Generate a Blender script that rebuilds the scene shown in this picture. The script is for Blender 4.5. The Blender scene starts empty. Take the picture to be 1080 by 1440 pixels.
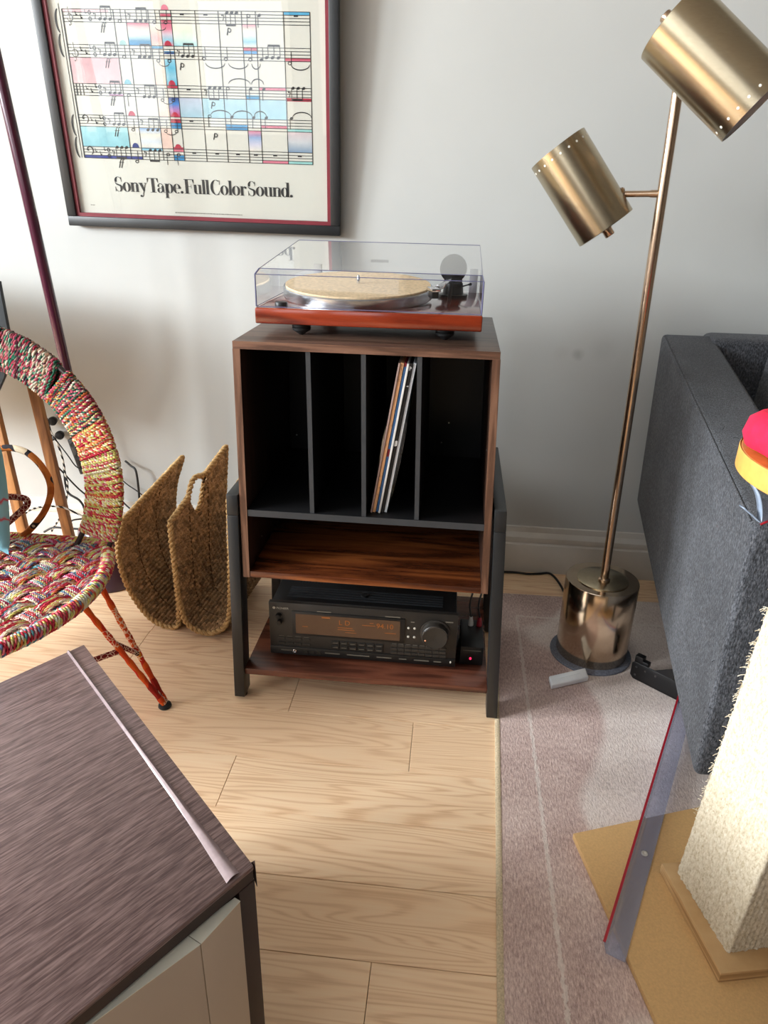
import bpy, bmesh, math, random
import numpy as np
from mathutils import Vector, Matrix

random.seed(7)
rng = np.random.default_rng(7)
scene = bpy.context.scene
COL = scene.collection
PI = math.pi

# ------------------------------------------------------------------ camera, light, exposure
CAM = np.array([0.40297, -1.25801, 1.03694])
YAW, PITCH, ROLL, FPX = -0.09279, 0.41581, 0.02411, 1000.0


def cam_axes():
    cy, sy = math.cos(YAW), math.sin(YAW)
    f = np.array([sy * math.cos(PITCH), cy * math.cos(PITCH), -math.sin(PITCH)])
    r = np.array([cy, -sy, 0.0])
    u = np.cross(r, f)
    c, s = math.cos(ROLL), math.sin(ROLL)
    return c * r + s * u, -s * r + c * u, f


AR, AU, AF = cam_axes()
cam_data = bpy.data.cameras.new('camera')
cam_data.sensor_fit = 'HORIZONTAL'
cam_data.sensor_width = 36.0
cam_data.lens = FPX / 1080.0 * 36.0
cam_data.clip_start = 0.02
cam = bpy.data.objects.new('camera', cam_data)
COL.objects.link(cam)
M = Matrix.Identity(4)
for i in range(3):
    M[i][0], M[i][1], M[i][2], M[i][3] = AR[i], AU[i], -AF[i], CAM[i]
cam.matrix_world = M
scene.camera = cam

scene.view_settings.view_transform = 'Standard'
scene.view_settings.look = 'None'
scene.view_settings.gamma = 1.0
scene.view_settings.use_curve_mapping = False
scene.view_settings.exposure = 0.1

world = bpy.data.worlds.new('world')
scene.world = world
world.use_nodes = True
wn = world.node_tree.nodes
wn['Background'].inputs[0].default_value = (0.62, 0.74, 0.95, 1)
wn['Background'].inputs[1].default_value = 0.6

WALL_Y = 0.71        # face of the wall behind the cabinet
ROOM_X0, ROOM_X1, ROOM_Y0, ROOM_Z = -4.0, 2.7, -2.9, 2.55
# daylight: two big windows in the left wall, three dim ones behind the camera, one bright rear corner window added for light
SIDE_WINDOWS = [(-2.75, -1.75, 1.2, 2.5, 345), (-1.55, -0.55, 1.2, 2.5, 300)]       # y0, y1, z0, z1, power
WINDOWS = [(-3.9, -2.75, 1.0, 2.48, 62), (-2.3, -1.65, 0.9, 2.45, 7), (-1.45, -0.8, 0.9, 2.45, 6), (-0.6, 0.1, 0.9, 2.45, 5)]   # x0, x1, z0, z1, power


def daylight(loc, w, h, power, towards, colour):
    ld = bpy.data.lights.new('window_daylight', 'AREA')
    ld.shape, ld.size, ld.size_y, ld.energy, ld.color = 'RECTANGLE', w, h, power, colour
    lo = bpy.data.objects.new('window_daylight', ld)
    COL.objects.link(lo)
    lo.location = loc
    lo.rotation_euler = Vector(towards).to_track_quat('-Z', 'Z').to_euler()


for (x0, x1, z0, z1, pw) in WINDOWS:
    daylight(((x0 + x1) / 2, ROOM_Y0 - 0.03, (z0 + z1) / 2), x1 - x0 - 0.08, z1 - z0 - 0.08, pw, (0, 1, 0), (0.94, 0.975, 1.0))
for (y0, y1, z0, z1, pw) in SIDE_WINDOWS:
    daylight((ROOM_X0 - 0.03, (y0 + y1) / 2, (z0 + z1) / 2), y1 - y0 - 0.08, z1 - z0 - 0.08, pw, (1, 0, 0), (0.91, 0.965, 1.0))


# ------------------------------------------------------------------ helpers
def ray(u, v):
    d = AF + AR * (u - 540) / FPX - AU * (v - 720) / FPX
    return d


def on_y(u, v, y):
    d = ray(u, v)
    return tuple(CAM + d * (y - CAM[1]) / d[1])


def on_z(u, v, z):
    d = ray(u, v)
    return tuple(CAM + d * (z - CAM[2]) / d[2])


def at_depth(u, v, t):
    return tuple(CAM + ray(u, v) * t)


def S(r, g, b):
    def f(c):
        c /= 255.0
        return c / 12.92 if c <= 0.04045 else ((c + 0.055) / 1.055) ** 2.4
    return (f(r), f(g), f(b), 1.0)


def V(*a):
    return np.array(a, float)


class MB:
    """collects verts and faces, then links them as one mesh object"""

    def __init__(self):
        self.v, self.f, self.c = [], [], []

    def add(self, vs, fs, col=None):
        n = len(self.v)
        self.v.extend([tuple(map(float, p)) for p in vs])
        self.f.extend([tuple(i + n for i in f) for f in fs])
        if col is not None:
            if len(self.c) < n:
                self.c.extend([(1, 1, 1, 1)] * (n - len(self.c)))
            if isinstance(col, tuple):
                self.c.extend([col] * len(vs))
            else:
                self.c.extend(col)
        return self

    def hexa(self, p):
        return self.add(p, [(0, 3, 2, 1), (4, 5, 6, 7), (0, 1, 5, 4), (1, 2, 6, 5), (2, 3, 7, 6), (3, 0, 4, 7)])

    def box(self, x0, x1, y0, y1, z0, z1):
        return self.hexa([(x0, y0, z0), (x1, y0, z0), (x1, y1, z0), (x0, y1, z0),
                          (x0, y0, z1), (x1, y0, z1), (x1, y1, z1), (x0, y1, z1)])

    def obox(self, c, ax, ay, az):
        c, ax, ay, az = map(np.array, (c, ax, ay, az))
        s = [(-1, -1, -1), (1, -1, -1), (1, 1, -1), (-1, 1, -1), (-1, -1, 1), (1, -1, 1), (1, 1, 1), (-1, 1, 1)]
        return self.hexa([c + ax * i + ay * j + az * k for i, j, k in s])

    def prism(self, pts, d):
        """polygon pts (3D, in order) extruded by the vector d"""
        n = len(pts)
        d = np.array(d, float)
        vs = [np.array(p, float) for p in pts] + [np.array(p, float) + d for p in pts]
        fs = [tuple(range(n))[::-1], tuple(range(n, 2 * n))]
        fs += [(i, (i + 1) % n, n + (i + 1) % n, n + i) for i in range(n)]
        return self.add(vs, fs)

    def tube(self, path, r, n=8, closed=False, caps=True, flat=None, col=None):
        P = np.array(path, float)
        m = len(P)
        R = np.full(m, r, float) if np.isscalar(r) else np.array(r, float)
        if closed:
            T = np.roll(P, -1, 0) - np.roll(P, 1, 0)
        else:
            T = np.gradient(P, axis=0)
        T /= np.maximum(np.linalg.norm(T, axis=1), 1e-9)[:, None]
        a = V(0, 0, 1) if abs(T[0][2]) < 0.9 else V(1, 0, 0)
        u = a - T[0] * (a @ T[0])
        u /= np.linalg.norm(u)
        vs, cs = [], []
        for i in range(m):
            u = u - T[i] * (u @ T[i])
            u /= max(np.linalg.norm(u), 1e-9)
            w = np.cross(T[i], u)
            for k in range(n):
                t = 2 * PI * k / n
                vs.append(P[i] + R[i] * (math.cos(t) * u + math.sin(t) * w))
                if col is not None:
                    cs.append(col[i])
        fs = []
        for i in range(m if closed else m - 1):
            j = (i + 1) % m
            for k in range(n):
                l = (k + 1) % n
                fs.append((i * n + k, i * n + l, j * n + l, j * n + k))
        if caps and not closed:
            fs.append(tuple(range(n))[::-1])
            fs.append(tuple((m - 1) * n + k for k in range(n)))
        return self.add(vs, fs, cs if col is not None else None)

    def cyl(self, p0, p1, r0, r1=None, n=24):
        return self.tube([p0, p1], [r0, r0 if r1 is None else r1], n)

    def lathe(self, prof, c=(0, 0, 0), axis=(0, 0, 1), n=48, caps=True):
        """prof: (radius, height) pairs along axis from c"""
        c, ax = np.array(c, float), np.array(axis, float)
        ax /= np.linalg.norm(ax)
        a = V(1, 0, 0) if abs(ax[0]) < 0.9 else V(0, 1, 0)
        u = np.cross(ax, a)
        u /= np.linalg.norm(u)
        w = np.cross(ax, u)
        vs = []
        for r, h in prof:
            for k in range(n):
                t = 2 * PI * k / n
                vs.append(c + ax * h + r * (math.cos(t) * u + math.sin(t) * w))
        fs = []
        m = len(prof)
        for i in range(m - 1):
            for k in range(n):
                l = (k + 1) % n
                fs.append((i * n + k, i * n + l, (i + 1) * n + l, (i + 1) * n + k))
        if caps and prof[0][0] > 1e-6:
            fs.append(tuple(range(n))[::-1])
        if caps and prof[-1][0] > 1e-6:
            fs.append(tuple((m - 1) * n + k for k in range(n)))
        return self.add(vs, fs)

    def ball(self, c, rx, ry=None, rz=None, n=16, m=10):
        ry, rz = ry or rx, rz or rx
        vs, fs = [], []
        for i in range(m + 1):
            p = PI * i / m
            for k in range(n):
                t = 2 * PI * k / n
                vs.append((c[0] + rx * math.sin(p) * math.cos(t), c[1] + ry * math.sin(p) * math.sin(t), c[2] + rz * math.cos(p)))
        for i in range(m):
            for k in range(n):
                l = (k + 1) % n
                fs.append((i * n + k, (i + 1) * n + k, (i + 1) * n + l, i * n + l))
        return self.add(vs, fs)

    def rope(self, path, r, col, closed=False, pitch=0.013, sides=5):
        """two strands twisted round each other along the path"""
        P = np.array(path, float)
        if closed:
            P = np.vstack([P, P[:1]])
        d = np.concatenate([[0], np.cumsum(np.linalg.norm(np.diff(P, axis=0), axis=1))])
        n = max(6, int(d[-1] / (pitch / 5)))
        q = np.linspace(0, d[-1], n, endpoint=not closed)
        Q = np.stack([np.interp(q, d, P[:, k]) for k in range(3)], 1)
        T = (np.roll(Q, -1, 0) - np.roll(Q, 1, 0)) if closed else np.gradient(Q, axis=0)
        T /= np.maximum(np.linalg.norm(T, axis=1), 1e-9)[:, None]
        U_ = np.cross(T, V(0.31, 0.22, 0.92))
        U_ /= np.maximum(np.linalg.norm(U_, axis=1), 1e-6)[:, None]
        W_ = np.cross(T, U_)
        turns = max(1, round(d[-1] / pitch)) if closed else d[-1] / pitch
        ang = q / d[-1] * turns * 2 * PI
        ci = np.minimum(len(col[0]) - 1, (q / d[-1] * len(col[0])).astype(int))
        for k in (0, 1):
            a = ang + PI * k
            X = Q + (U_ * np.cos(a)[:, None] + W_ * np.sin(a)[:, None]) * r * 0.55
            self.tube(X, r * 0.62, sides, closed=closed, col=[col[k][c] for c in ci])
        return self

    def build(self, name, m, parent=None, bevel=0.0, seg=2, sharp=35, label=None, kind=None, merge=False, loc=None):
        off = np.array(parent_loc(parent) if parent else (loc if loc is not None else (0, 0, 0)), float)
        me = bpy.data.meshes.new(name)
        me.from_pydata([tuple(np.array(p) - off) for p in self.v], [], self.f)
        bm = bmesh.new()
        bm.from_mesh(me)
        if merge:
            bmesh.ops.remove_doubles(bm, verts=bm.verts, dist=1e-5)
        bmesh.ops.recalc_face_normals(bm, faces=bm.faces)
        if bevel:
            es = [e for e in bm.edges if len(e.link_faces) == 2 and e.calc_face_angle(0) > 0.5]
            bmesh.ops.bevel(bm, geom=es, offset=bevel, segments=seg, profile=0.5, affect='EDGES')
        bm.to_mesh(me)
        bm.free()
        if self.c and not bevel and not merge:
            cs = list(self.c) + [(1, 1, 1, 1)] * (len(self.v) - len(self.c))
            a = me.color_attributes.new('Col', 'FLOAT_COLOR', 'POINT')
            a.data.foreach_set('color', np.array(cs, np.float32).ravel())
        for p in me.polygons:
            p.use_smooth = True
        me.set_sharp_from_angle(angle=math.radians(sharp))
        me.materials.append(m)
        return link(name, me, parent, off, label, kind)


def parent_loc(o):
    p = Vector(o.location)
    while o.parent:
        o = o.parent
        p += o.location
    return tuple(p)


def link(name, me, parent=None, off=(0, 0, 0), label=None, kind=None):
    o = bpy.data.objects.new(name, me)
    COL.objects.link(o)
    if parent:
        o.parent = parent
    else:
        o.location = off
    if label:
        o['label'] = label
    if kind:
        o['kind'] = kind
    return o


def thing(name, label, cat, loc, group=None):
    o = bpy.data.objects.new(name, None)
    COL.objects.link(o)
    o.location = loc
    o.empty_display_size = 0.05
    return tag(o, label, cat, group)


def tag(o, label, cat, group=None):
    o['label'], o['category'] = label, cat
    if group:
        o['group'] = group
    return o


def smooth_path(pts, n=8):
    """Catmull-Rom through the points"""
    P = [np.array(p, float) for p in pts]
    P = [2 * P[0] - P[1]] + P + [2 * P[-1] - P[-2]]
    out = []
    for i in range(1, len(P) - 2):
        for k in range(n):
            t = k / n
            a, b, c, d = P[i - 1], P[i], P[i + 1], P[i + 2]
            out.append(0.5 * (2 * b + (c - a) * t + (2 * a - 5 * b + 4 * c - d) * t * t + (3 * b - a - 3 * c + d) * t ** 3))
    out.append(P[-2])
    return out


# ------------------------------------------------------------------ materials
class NT:
    def __init__(self, name):
        self.m = bpy.data.materials.new(name)
        self.m.use_nodes = True
        self.t = self.m.node_tree
        self.b = self.t.nodes['Principled BSDF']
        self.out = self.t.nodes['Material Output']

    def n(self, typ, ins=None, **kw):
        x = self.t.nodes.new(typ)
        for k, v in kw.items():
            setattr(x, k, v)
        for k, v in (ins or {}).items():
            if isinstance(v, bpy.types.NodeSocket):
                self.t.links.new(v, x.inputs[k])
            else:
                x.inputs[k].default_value = v
        return x

    def coords(self, scale=(1, 1, 1), rot=(0, 0, 0), kind='Object', jitter=False):
        tc = self.n('ShaderNodeTexCoord').outputs[kind]
        if jitter:
            oi = self.n('ShaderNodeObjectInfo').outputs['Random']
            mu = self.n('ShaderNodeVectorMath', {0: oi, 1: (37.0, 91.0, 53.0)}, operation='MULTIPLY').outputs[0]
            tc = self.n('ShaderNodeVectorMath', {0: tc, 1: mu}, operation='ADD').outputs[0]
        mp = self.n('ShaderNodeMapping', {'Vector': tc, 'Scale': scale, 'Rotation': rot})
        return mp.outputs[0]

    def noise(self, vec, scale, detail=3, rough=0.55, dist=0.0):
        return self.n('ShaderNodeTexNoise', {'Vector': vec, 'Scale': scale, 'Detail': detail, 'Roughness': rough, 'Distortion': dist}).outputs[0]

    def math(self, op, a, b=0.0, c=0.0, clamp=False):
        return self.n('ShaderNodeMath', {0: a, 1: b, 2: c}, operation=op, use_clamp=clamp).outputs[0]

    def ramp(self, fac, stops, interp='LINEAR'):
        r = self.n('ShaderNodeValToRGB', {0: fac})
        cr = r.color_ramp
        cr.interpolation = interp
        while len(cr.elements) < len(stops):
            cr.elements.new(0.5)
        for e, (p, c) in zip(cr.elements, stops):
            e.position, e.color = p, c
        return r.outputs[0]

    def mix(self, fac, a, b, mode='MIX'):
        x = self.n('ShaderNodeMix', data_type='RGBA', blend_type=mode)
        for sock, v in ((x.inputs[0], fac), (x.inputs[6], a), (x.inputs[7], b)):
            if isinstance(v, bpy.types.NodeSocket):
                self.t.links.new(v, sock)
            else:
                sock.default_value = v
        return x.outputs[2]

    def set(self, **kw):
        names = dict(col='Base Color', rough='Roughness', metal='Metallic', spec='Specular IOR Level', normal='Normal',
                     coat='Coat Weight', coatr='Coat Roughness', sheen='Sheen Weight', ecol='Emission Color', estr='Emission Strength',
                     aniso='Anisotropic', alpha='Alpha')
        for k, v in kw.items():
            s = self.b.inputs[names[k]]
            if isinstance(v, bpy.types.NodeSocket):
                self.t.links.new(v, s)
            else:
                s.default_value = v
        return self

    def bump(self, h, strength=0.3, dist=0.002):
        return self.n('ShaderNodeBump', {'Height': h, 'Strength': strength, 'Distance': dist}).outputs[0]


def plain(name, col, rough=0.5, metal=0.0, var=0.06, scale=20, bump=0.0, bscale=200, coat=0.0, spec=0.5):
    t = NT(name)
    v = t.coords()
    f = t.noise(v, scale, 4)
    dark = tuple(c * (1 - var * 2) for c in col[:3]) + (1,)
    lite = tuple(min(1, c * (1 + var * 2)) for c in col[:3]) + (1,)
    t.set(col=t.ramp(f, [(0.3, dark), (0.7, lite)]), rough=rough, metal=metal, coat=coat, spec=spec)
    if bump:
        t.set(normal=t.bump(t.noise(v, bscale, 3), bump, 0.001))
    return t.m


def wood(name, c1, c2, c3, stretch, scale=6.0, rough=0.45, rings=7.0, fine=90.0, rot=(0, 0, 0), coat=0.0, bump=0.05, jitter=False, spec=0.5, warp=0.4):
    t = NT(name)
    v = t.coords((1, 1, 1), rot, jitter=jitter)
    v = t.n('ShaderNodeMapping', {'Vector': v, 'Scale': stretch}).outputs[0]
    base = t.noise(v, scale, 2, 0.5, warp)
    rg = t.math('SINE', t.math('MULTIPLY', base, rings * 6.283))
    rg = t.math('MULTIPLY_ADD', rg, 0.5, 0.5)
    fi = t.noise(v, fine, 4, 0.6)
    f = t.math('ADD', t.math('MULTIPLY', rg, 0.55), t.math('MULTIPLY', fi, 0.5), clamp=True) if rings >= 1 else fi
    lo_, mi_, hi_ = (0.2, 0.55, 0.9) if rings >= 1 else (0.36, 0.5, 0.64)
    t.set(col=t.ramp(f, [(lo_, c1), (mi_, c2), (hi_, c3)]), rough=rough, coat=coat, coatr=0.1, spec=spec)
    if bump:
        t.set(normal=t.bump(fi, bump, 0.0008))
    return t.m


def clear(name, tint, rough=0.03, f0=0.04, strength=1.0, haze=None, hfac=0.0):
    """thin clear sheet: see-through with a mirror-like sheen"""
    t = NT(name)
    tr = t.n('ShaderNodeBsdfTransparent', {'Color': tint})
    gl = t.n('ShaderNodeBsdfGlossy', {'Color': (1, 1, 1, 1), 'Roughness': rough})
    fc = t.n('ShaderNodeLayerWeight', {'Blend': 0.5}).outputs['Facing']
    fac = t.math('MULTIPLY', t.math('MULTIPLY_ADD', t.math('POWER', fc, 5.0), 1 - f0, f0), strength, clamp=True)
    mx = t.n('ShaderNodeMixShader', {0: fac})
    t.t.links.new(tr.outputs[0], mx.inputs[1])
    t.t.links.new(gl.outputs[0], mx.inputs[2])
    if haze:
        df = t.n('ShaderNodeBsdfDiffuse', {'Color': haze})
        m2 = t.n('ShaderNodeMixShader', {0: hfac})
        t.t.links.new(mx.outputs[0], m2.inputs[1])
        t.t.links.new(df.outputs[0], m2.inputs[2])
        mx = m2
    t.t.links.new(mx.outputs[0], t.out.inputs[0])
    t.t.nodes.remove(t.b)
    return t.m


def vcol(name, rough=0.8, bump=0.0, bscale=300, sat=1.0):
    t = NT(name)
    a = t.n('ShaderNodeVertexColor', layer_name='Col').outputs[0]
    f = t.noise(t.coords(), 60, 4)
    t.set(col=t.mix(0.25, a, t.ramp(f, [(0.3, (0.4, 0.4, 0.4, 1)), (0.7, (1, 1, 1, 1))]), 'MULTIPLY'), rough=rough, spec=0.2)
    if bump:
        t.set(normal=t.bump(t.noise(t.coords(), bscale, 3), bump, 0.001))
    return t.m


# wall paint with a few faint scuffs
t = NT('wall_paint')
v = t.coords()
f = t.noise(v, 2.0, 3)
c = t.ramp(f, [(0.3, S(185, 186, 183)), (0.7, S(191, 192, 189))])
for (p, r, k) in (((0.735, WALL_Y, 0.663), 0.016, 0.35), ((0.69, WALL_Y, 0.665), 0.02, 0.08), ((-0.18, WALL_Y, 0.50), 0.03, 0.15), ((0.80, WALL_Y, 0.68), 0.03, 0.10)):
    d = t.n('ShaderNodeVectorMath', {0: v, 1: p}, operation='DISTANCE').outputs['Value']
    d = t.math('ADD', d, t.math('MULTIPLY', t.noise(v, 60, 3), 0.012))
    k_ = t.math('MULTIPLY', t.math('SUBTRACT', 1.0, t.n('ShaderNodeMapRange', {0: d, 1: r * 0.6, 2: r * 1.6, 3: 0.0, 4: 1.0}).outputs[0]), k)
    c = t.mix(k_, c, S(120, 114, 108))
t.set(col=c, rough=0.75, spec=0.25, normal=t.bump(t.noise(v, 220, 3), 0.06, 0.001))
M_WALL = t.m
M_TRIM = plain('trim_paint', S(206, 202, 194), 0.45, var=0.02)
M_CEIL = plain('ceiling_paint', S(160, 158, 154), 0.8, var=0.01)
M_WALL2 = plain('deep_grey_paint', S(88, 82, 76), 0.8, var=0.02)

# oak planks, each with its own grain and tone
t = NT('oak')
v = t.coords((0.55, 7.0, 7.0), jitter=True)
base = t.noise(v, 1.7, 2, 0.5, 0.35)
rg = t.math('MULTIPLY_ADD', t.math('SINE', t.math('MULTIPLY', base, 150)), 0.5, 0.5)
rg = t.math('POWER', rg, 1.6)
streak = t.noise(t.coords((1.0, 40.0, 40.0), jitter=True), 6, 4, 0.6)
f = t.math('ADD', t.math('MULTIPLY', rg, 0.34), t.math('MULTIPLY', streak, 0.66), clamp=True)
c = t.ramp(f, [(0.18, S(253, 225, 190)), (0.48, S(247, 212, 173)), (0.85, S(214, 170, 130))])
rnd = t.n('ShaderNodeObjectInfo').outputs['Random']
c = t.mix(t.math('MULTIPLY', rnd, 0.35), c, S(238, 200, 160))
t.set(col=c, rough=0.42, spec=0.4, normal=t.bump(streak, 0.06, 0.0006))
M_OAK = t.m
M_SUB = plain('subfloor', S(60, 42, 28), 0.8)

M_WALNUT = wood('walnut_edge', S(72, 47, 34), S(106, 74, 57), S(124, 90, 71), (1.0, 14.0, 14.0), 3.0, 0.38, 4, 60)
M_WALNUT_V = wood('walnut_upright', S(76, 50, 36), S(108, 75, 57), S(126, 91, 71), (14.0, 14.0, 1.0), 3.0, 0.38, 4, 60)
M_WALNUT_SHADED = wood('shaded_walnut_panel', S(34, 21, 15), S(48, 30, 22), S(58, 37, 27), (14.0, 14.0, 1.0), 3.0, 0.4, 4, 60)  # walnut with the darkness of the cabinet interior painted into its colour
M_WALNUT_TOP = wood('walnut_top', S(58, 42, 34), S(80, 61, 50), S(93, 72, 60), (1.0, 10.0, 10.0), 3.0, 0.36, 4, 60)
M_ROSE = wood('rosewood_shelf', S(58, 26, 12), S(98, 50, 24), S(132, 74, 36), (0.8, 8.0, 8.0), 2.2, 0.26, 4, 40)
M_BLACKBOARD = plain('black_laminate', S(13, 13, 15), 0.45, var=0.05)
M_BLACKEDGE = plain('black_edge_band', S(52, 53, 55), 0.45, var=0.05)
M_STEEL = plain('black_steel', S(29, 30, 31), 0.38, var=0.03, bump=0.04, bscale=600)
M_RUBBER = plain('black_rubber', S(18, 18, 19), 0.6)
M_SCREW = plain('nickel_screw', S(200, 200, 196), 0.3, 1.0)
M_MAHOG = wood('mahogany_veneer', S(84, 24, 9), S(122, 40, 17), S(146, 54, 25), (1.0, 12.0, 12.0), 2.0, 0.14, 3, 40, coat=0.6)
M_ALU = plain('brushed_aluminium', S(196, 200, 206), 0.25, 1.0, var=0.03)
M_CORK = plain('cork', S(226, 200, 162), 0.85, var=0.10, scale=160, bump=0.3, bscale=500)
M_BLACKPLASTIC = plain('black_plastic', S(20, 20, 22), 0.4)
M_CHROME = plain('chrome', S(220, 220, 222), 0.12, 1.0, var=0.01)
M_ACRYLIC = clear('clear_acrylic', (0.93, 0.935, 0.945, 1), 0.02, strength=1.25)
M_ACREDGE = plain('acrylic_edge', S(98, 98, 128), 0.15, var=0.05)
M_GLASS = clear('picture_glass', (0.97, 0.975, 0.97, 1), 0.01, strength=1.0)

# brushed brass
def brass(name, c1, c2, stretch, rough=0.26):
    t = NT(name)
    v = t.coords(stretch)
    f = t.noise(v, 30, 4, 0.65)
    t.set(col=t.ramp(f, [(0.25, c1), (0.75, c2)]), metal=1.0, rough=rough, aniso=0.5, normal=t.bump(f, 0.03, 0.0005))
    return t.m
M_BRASS = brass('brushed_brass', S(180, 164, 136), S(198, 184, 156), (4, 4, 60), 0.25)
M_BRASS_POLE = brass('brass_pole', S(190, 162, 136), S(206, 180, 156), (30, 30, 2), 0.22)
M_SHADE_IN = plain('white_enamel', S(196, 196, 200), 0.5)

t = NT('grey_felt')
t.set(col=t.ramp(t.noise(t.coords(), 300, 4), [(0.3, S(96, 100, 112)), (0.7, S(132, 136, 148))]), rough=0.95, spec=0.1)
M_FELT = t.m

# sofa cloth
t = NT('charcoal_upholstery')
v = t.coords()
w1 = t.noise(t.coords((1, 1, 0.35)), 420, 3, 0.7)
w2 = t.noise(v, 9, 3)
f = t.math('ADD', t.math('MULTIPLY', w1, 0.85), t.math('MULTIPLY', w2, 0.15))
t.set(col=t.ramp(f, [(0.36, S(38, 39, 42)), (0.5, S(72, 74, 79)), (0.66, S(112, 114, 120))]), rough=0.95, spec=0.15, sheen=0.15,
      normal=t.bump(w1, 0.8, 0.003))
M_SOFA = t.m
M_MDF = plain('mdf_board', S(206, 166, 112), 0.6, var=0.04, scale=300)
M_MDFEDGE = wood('plywood_edge', S(160, 122, 78), S(190, 152, 104), S(206, 172, 126), (1, 1, 30), 3, 0.6, 3, 30)
M_BIRCH = plain('varnished_plywood', S(190, 128, 58), 0.4, var=0.06, scale=60)
M_BIRCHEDGE = plain('pale_plywood_edge', S(226, 166, 84), 0.4, var=0.06, scale=60)
M_FLEECE = plain('crimson_felt', S(232, 22, 66), 0.9, var=0.1, scale=90, bump=0.4, bscale=260)

# rug: mottled mauve and cream, worn
t = NT('rug_pile')
v = t.coords()
pile = t.noise(t.coords((1, 0.28, 1), (0, 0, 0.05)), 330, 3, 0.75)
blot = t.noise(v, 4.2, 5, 0.6, 0.6)
shape = t.noise(t.coords((1.3, 1, 1)), 3.1, 0, 0.5, 0.25)
f = t.math('ADD', t.math('MULTIPLY', pile, 0.62), t.math('MULTIPLY', blot, 0.38))
dark = t.ramp(f, [(0.33, S(146, 122, 116)), (0.5, S(202, 176, 169)), (0.68, S(244, 226, 217))])
lite = t.ramp(f, [(0.33, S(182, 166, 160)), (0.5, S(228, 213, 206)), (0.68, S(252, 243, 236))])
xyz = t.n('ShaderNodeSeparateXYZ', {0: v}).outputs
edge_line = t.math('ADD', xyz[0], t.math('MULTIPLY', xyz[1], 0.0))
fld = t.n('ShaderNodeMapRange', {0: t.math('ADD', xyz[0], t.math('MULTIPLY', shape, 0.34)), 1: 0.315, 2: 0.335, 3: 0.0, 4: 1.0}).outputs[0]
c = t.mix(fld, dark, lite)
jit = t.math('MULTIPLY', t.math('SUBTRACT', t.noise(v, 130, 2), 0.5), 0.012)
lx = t.math('ABSOLUTE', t.math('SUBTRACT', t.math('ADD', xyz[0], jit), 0.062))
ly = t.math('ABSOLUTE', t.math('SUBTRACT', t.math('ADD', xyz[1], jit), -0.118))
inx = t.math('MULTIPLY', t.math('LESS_THAN', lx, 0.0035), t.math('LESS_THAN', xyz[1], -0.116))
iny = t.math('MULTIPLY', t.math('LESS_THAN', ly, 0.0035), t.math('GREATER_THAN', xyz[0], 0.060))
c = t.mix(t.math('MULTIPLY', t.math('MAXIMUM', inx, iny), 0.5), c, S(236, 228, 220))
t.set(col=c, rough=0.95, spec=0.1, sheen=0.1, normal=t.bump(pile, 0.7, 0.003))
M_RUG = t.m
M_RUGBIND = plain('rug_binding', S(196, 178, 148), 0.9, var=0.12, scale=300, bump=0.5, bscale=700)

# seagrass
t = NT('seagrass')
v = t.coords()
f = t.math('ADD', t.math('MULTIPLY', t.noise(v, 200, 3, 0.7), 0.85), t.math('MULTIPLY', t.noise(v, 18, 3), 0.15))
va = t.n('ShaderNodeVertexColor', layer_name='Col').outputs[0]
t.set(col=t.mix(1.0, t.ramp(f, [(0.3, S(112, 84, 58)), (0.5, S(172, 138, 100)), (0.7, S(214, 182, 140))]), va, 'MULTIPLY'), rough=0.75, spec=0.25, normal=t.bump(t.noise(v, 500, 2), 0.3, 0.001))
M_GRASS = t.m
t = NT('seagrass_rope')
f = t.noise(t.coords(), 140, 3, 0.7)
t.set(col=t.ramp(f, [(0.3, S(140, 108, 66)), (0.5, S(188, 152, 102)), (0.7, S(214, 184, 136))]), rough=0.75, spec=0.25)
M_GRASSROPE = t.m

# sisal cloth
t = NT('sisal_cloth')
v = t.coords()
f = t.noise(t.coords((1, 1, 0.5)), 260, 3, 0.7)
t.set(col=t.ramp(f, [(0.3, S(180, 164, 134)), (0.5, S(214, 202, 178)), (0.72, S(234, 226, 208))]), rough=0.9, spec=0.15, normal=t.bump(f, 0.4, 0.0015))
M_SISAL = t.m

# side cabinet
M_WENGE = wood('wenge_foil', S(84, 63, 61), S(114, 91, 89), S(142, 118, 115), (11.0, 170.0, 170.0), 1.2, 0.34, 0.6, 3.0, rot=(0, 0, -math.radians(54)), spec=0.5, warp=0.0)
M_WENGE_SIDE = plain('wenge_edge', S(52, 36, 31), 0.5, var=0.08)
M_CREAM_SHADED = plain('cream_laminate_shaded', S(184, 168, 150), 0.35, var=0.02, scale=5)  # front faces: shade painted in as a darker cream
M_CREAM_LIT = plain('cream_laminate_lit', S(222, 222, 210), 0.4, var=0.02)  # same laminate on the top edges, light painted in as a paler tone
M_TAPE = plain('clear_tape_on_ridge', S(150, 132, 134), 0.16, var=0.06, scale=90, coat=0.5)

M_PLUM = plain('plum_lacquer', S(70, 24, 44), 0.18, var=0.03, coat=0.4)
M_PLUMPLASTIC = plain('plum_plastic', S(58, 34, 58), 0.22, var=0.05, coat=0.3)
M_PINE = wood('honey_pine', S(120, 74, 32), S(152, 100, 52), S(176, 122, 68), (10, 10, 1), 3, 0.5, 3, 40)
M_SLATE = plain('slate_paint', S(46, 52, 56), 0.6)
M_BLACKCORD = plain('black_cord', S(14, 14, 15), 0.45)
t = NT('striped_cord')
w = t.n('ShaderNodeTexWave', {'Vector': t.coords((1, 1, 1)), 'Scale': 28.0, 'Distortion': 0.6}, bands_direction='DIAGONAL').outputs[1]
t.set(col=t.ramp(w, [(0.48, S(14, 14, 14)), (0.52, S(214, 208, 196))], 'CONSTANT'), rough=0.8)
M_STRIPE = t.m
M_ROPE = vcol('rag_rope', 0.8)

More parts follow.
